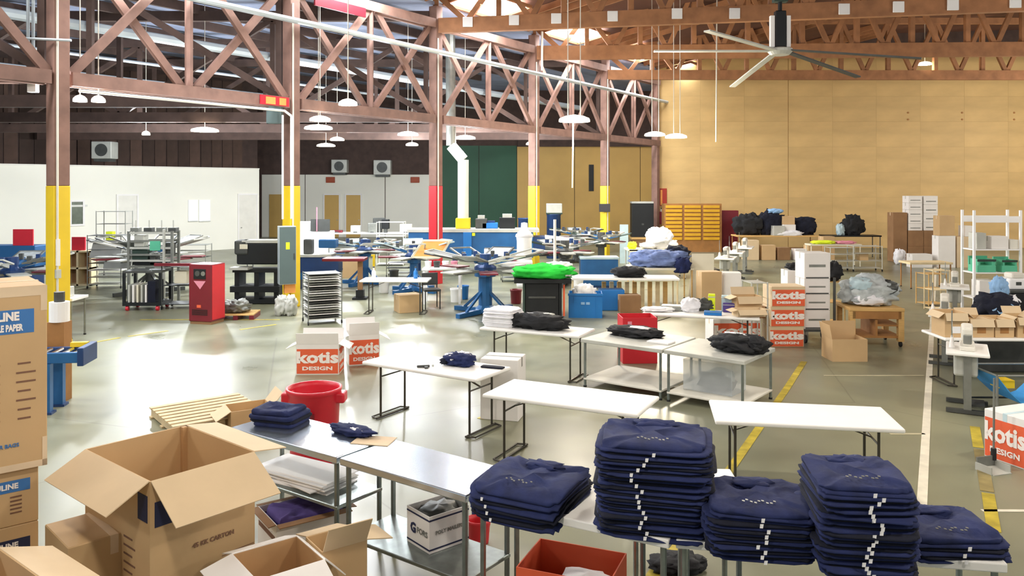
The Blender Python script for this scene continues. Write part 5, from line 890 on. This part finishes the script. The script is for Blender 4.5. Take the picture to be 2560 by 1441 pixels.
# cartons against the wall at the right
Y = 31.5
carton('tall brown carton standing by the wall left of the white carton towers', (WX(2252, Y), Y+.3, 0), .55, .5, ZY(532, Y), 0, 'kraftdark')
cloth_pile('white sack on the floor before the tall brown carton', (WX(2252, 30.5), 30.6, 0), (.2, .18, .3), 'whitecloth', 121, name='sack', cat='sack')
for k, (x, n) in enumerate(((2290, 5), (2329, 4))):
    zb = ZY(577, Y); h_ = (ZY(490, Y)-zb)/n; c2 = zb/2
    for j in range(2): o = carton('large brown carton under the %s white tower, %s one' % (['left', 'right'][k], ['lower', 'upper'][j]), (WX(x, Y)+.01, Y+.3, j*c2+.001), .6, .55, c2-.002, 0, 'kraftdark', group='brown cartons under the white towers'); (patch(o, 'front', .6, .55, c2, -.02, .14, c2*.4, c2*.6, 'ink', 'printed_mark') if k else None)
    for j in range(n): o = carton('white carton in the %s tower by the wall, %s from the bottom' % (['left', 'right'][k], ORD[j]), (WX(x, Y), Y+.3, zb+j*h_+.001), .54, .5, h_-.004, .01, 'white', group='white carton towers', tapem='lgrey'); patch(o, 'front', .54, .5, h_, -.2, .2, h_*.3, h_*.42, 'grey', 'printed_label')
for k, (x0, x1, yt, yb, mk, lb, zb) in enumerate(((2345, 2388, 590, 660, 'white', 'white carton right of the white towers', 0), (2392, 2428, 592, 665, 'kraftlight', 'tan carton pair left of the white rack', 0), (2348, 2386, 540, 590, 'kraft', 'brown carton topped high right of the towers', 1), (2412, 2432, 565, 592, 'white', 'small white carton atop the tan cartons', 2), (2280, 2330, 636, 655, 'white', 'flat white carton low before the brown cartons', 0))):
    Yc = 29.3; w__ = (x1-x0)*Yc/2000; z0 = [0, ZY(590, Yc)+.004, ZY(592, Yc)+.004][zb]; carton(lb, (WX((x0+x1)/2, Yc), Yc+.2, z0), w__, .45, ZY(yt, Yc)-z0, 0, mk, tapem='lgrey' if mk == 'white' else 'tan')
# air units on the partition and the far wall
for lb, x, y, Y, s in (('pale air conditioner on top of the white partition', 262, 376, 33.5, .42), ('small pale air unit on the far white wall, right one', 957, 419, 46.71, .5), ('grey ventilation unit on the far white wall, left one', 850, 416, 46.71, .45)):
    o = thing('air_unit', lb, 'air conditioner', (WX(x, Y), Y, ZY(y, Y))); B().box(-s, s, -.3, .3, -s*.85, s*.85).build('casing', 'lgrey', o, bevel=.03); B().cyl((0, -.31, 0), (0, -.3, 0), s*.62, n=20).build('fan_grille', 'dgrey', o); B().box(-s*.8, s*.8, -.25, .25, -s*.85-.12, -s*.85).build('stand', 'dgrey', o)
o = thing('blue_chest', 'low blue metal chest behind the long white table', 'chest', (WX(1498, 23.6), 23.8, 0)); B().box(-.55, .55, -.3, .3, .05, .84).build('body', 'blue', o, bevel=.02); B().box(-.57, .57, -.32, .32, .84, .9).build('lid', 'bluepale', o); B().box(-.5, .5, -.28, .28, 0, .05).build('plinth', 'bluedk', o)
for k, (x, Y, mk, lb) in enumerate(((1140, 20.6, 'paper', 'white ink bucket on the floor left of the carousel press'), (1158, 21.2, 'bluetote', 'blue ink bucket on the floor left of the carousel press'), (960, 22.4, 'paper', 'white ink bucket on the floor near the red topped table'), (985, 25.2, 'dgrey', 'dark ink bucket on the floor behind the cream folding table'), (1290, 20.4, 'redm', 'dark red ink bucket on the floor beside the black machine'), (845, 25.6, 'dgrey', 'dark ink bucket on the floor behind the drying rack'), (1445, 22.6, 'paper', 'white ink bucket on the floor left of the blue chest'))):
    bin_round(lb, (WX(x, Y), Y, 0), .3, .36, mk, 'ink_bucket', 'bucket', False)
for k, (x, Y, lb) in enumerate(((1003, 26.5, 'low grey screen cart behind the blue press with the orange screen'), (1290, 25.2, 'low grey screen cart before the blue dryer'), (855, 28.2, 'low grey screen cart behind the red topped table'))):
    rack(lb, (WX(x, Y), Y, 0), .9, .5, 1.0, .1*k, 6, 'grey', 'screen_cart', 'cart', shelfm=('lgrey', 'dgrey', 'white', 'blue'))
for k, (u, mk, lb) in enumerate(((-.55, 'paper', 'white bottle at the left end of the cream folding table'), (.45, 'bluetote', 'blue bottle at the right end of the cream folding table'))):
    b = thing('bottle', lb, 'bottle', on(T7, u, .1, .802)); B().lathe([(0, 0), (.05, 0), (.05, .16), (.02, .2), (.02, .25), (0, .25)], 14).build('body', mk, b, smooth=True); B().cyl((0, 0, .25), (0, 0, .28), .024).build('cap', 'dgrey', b)
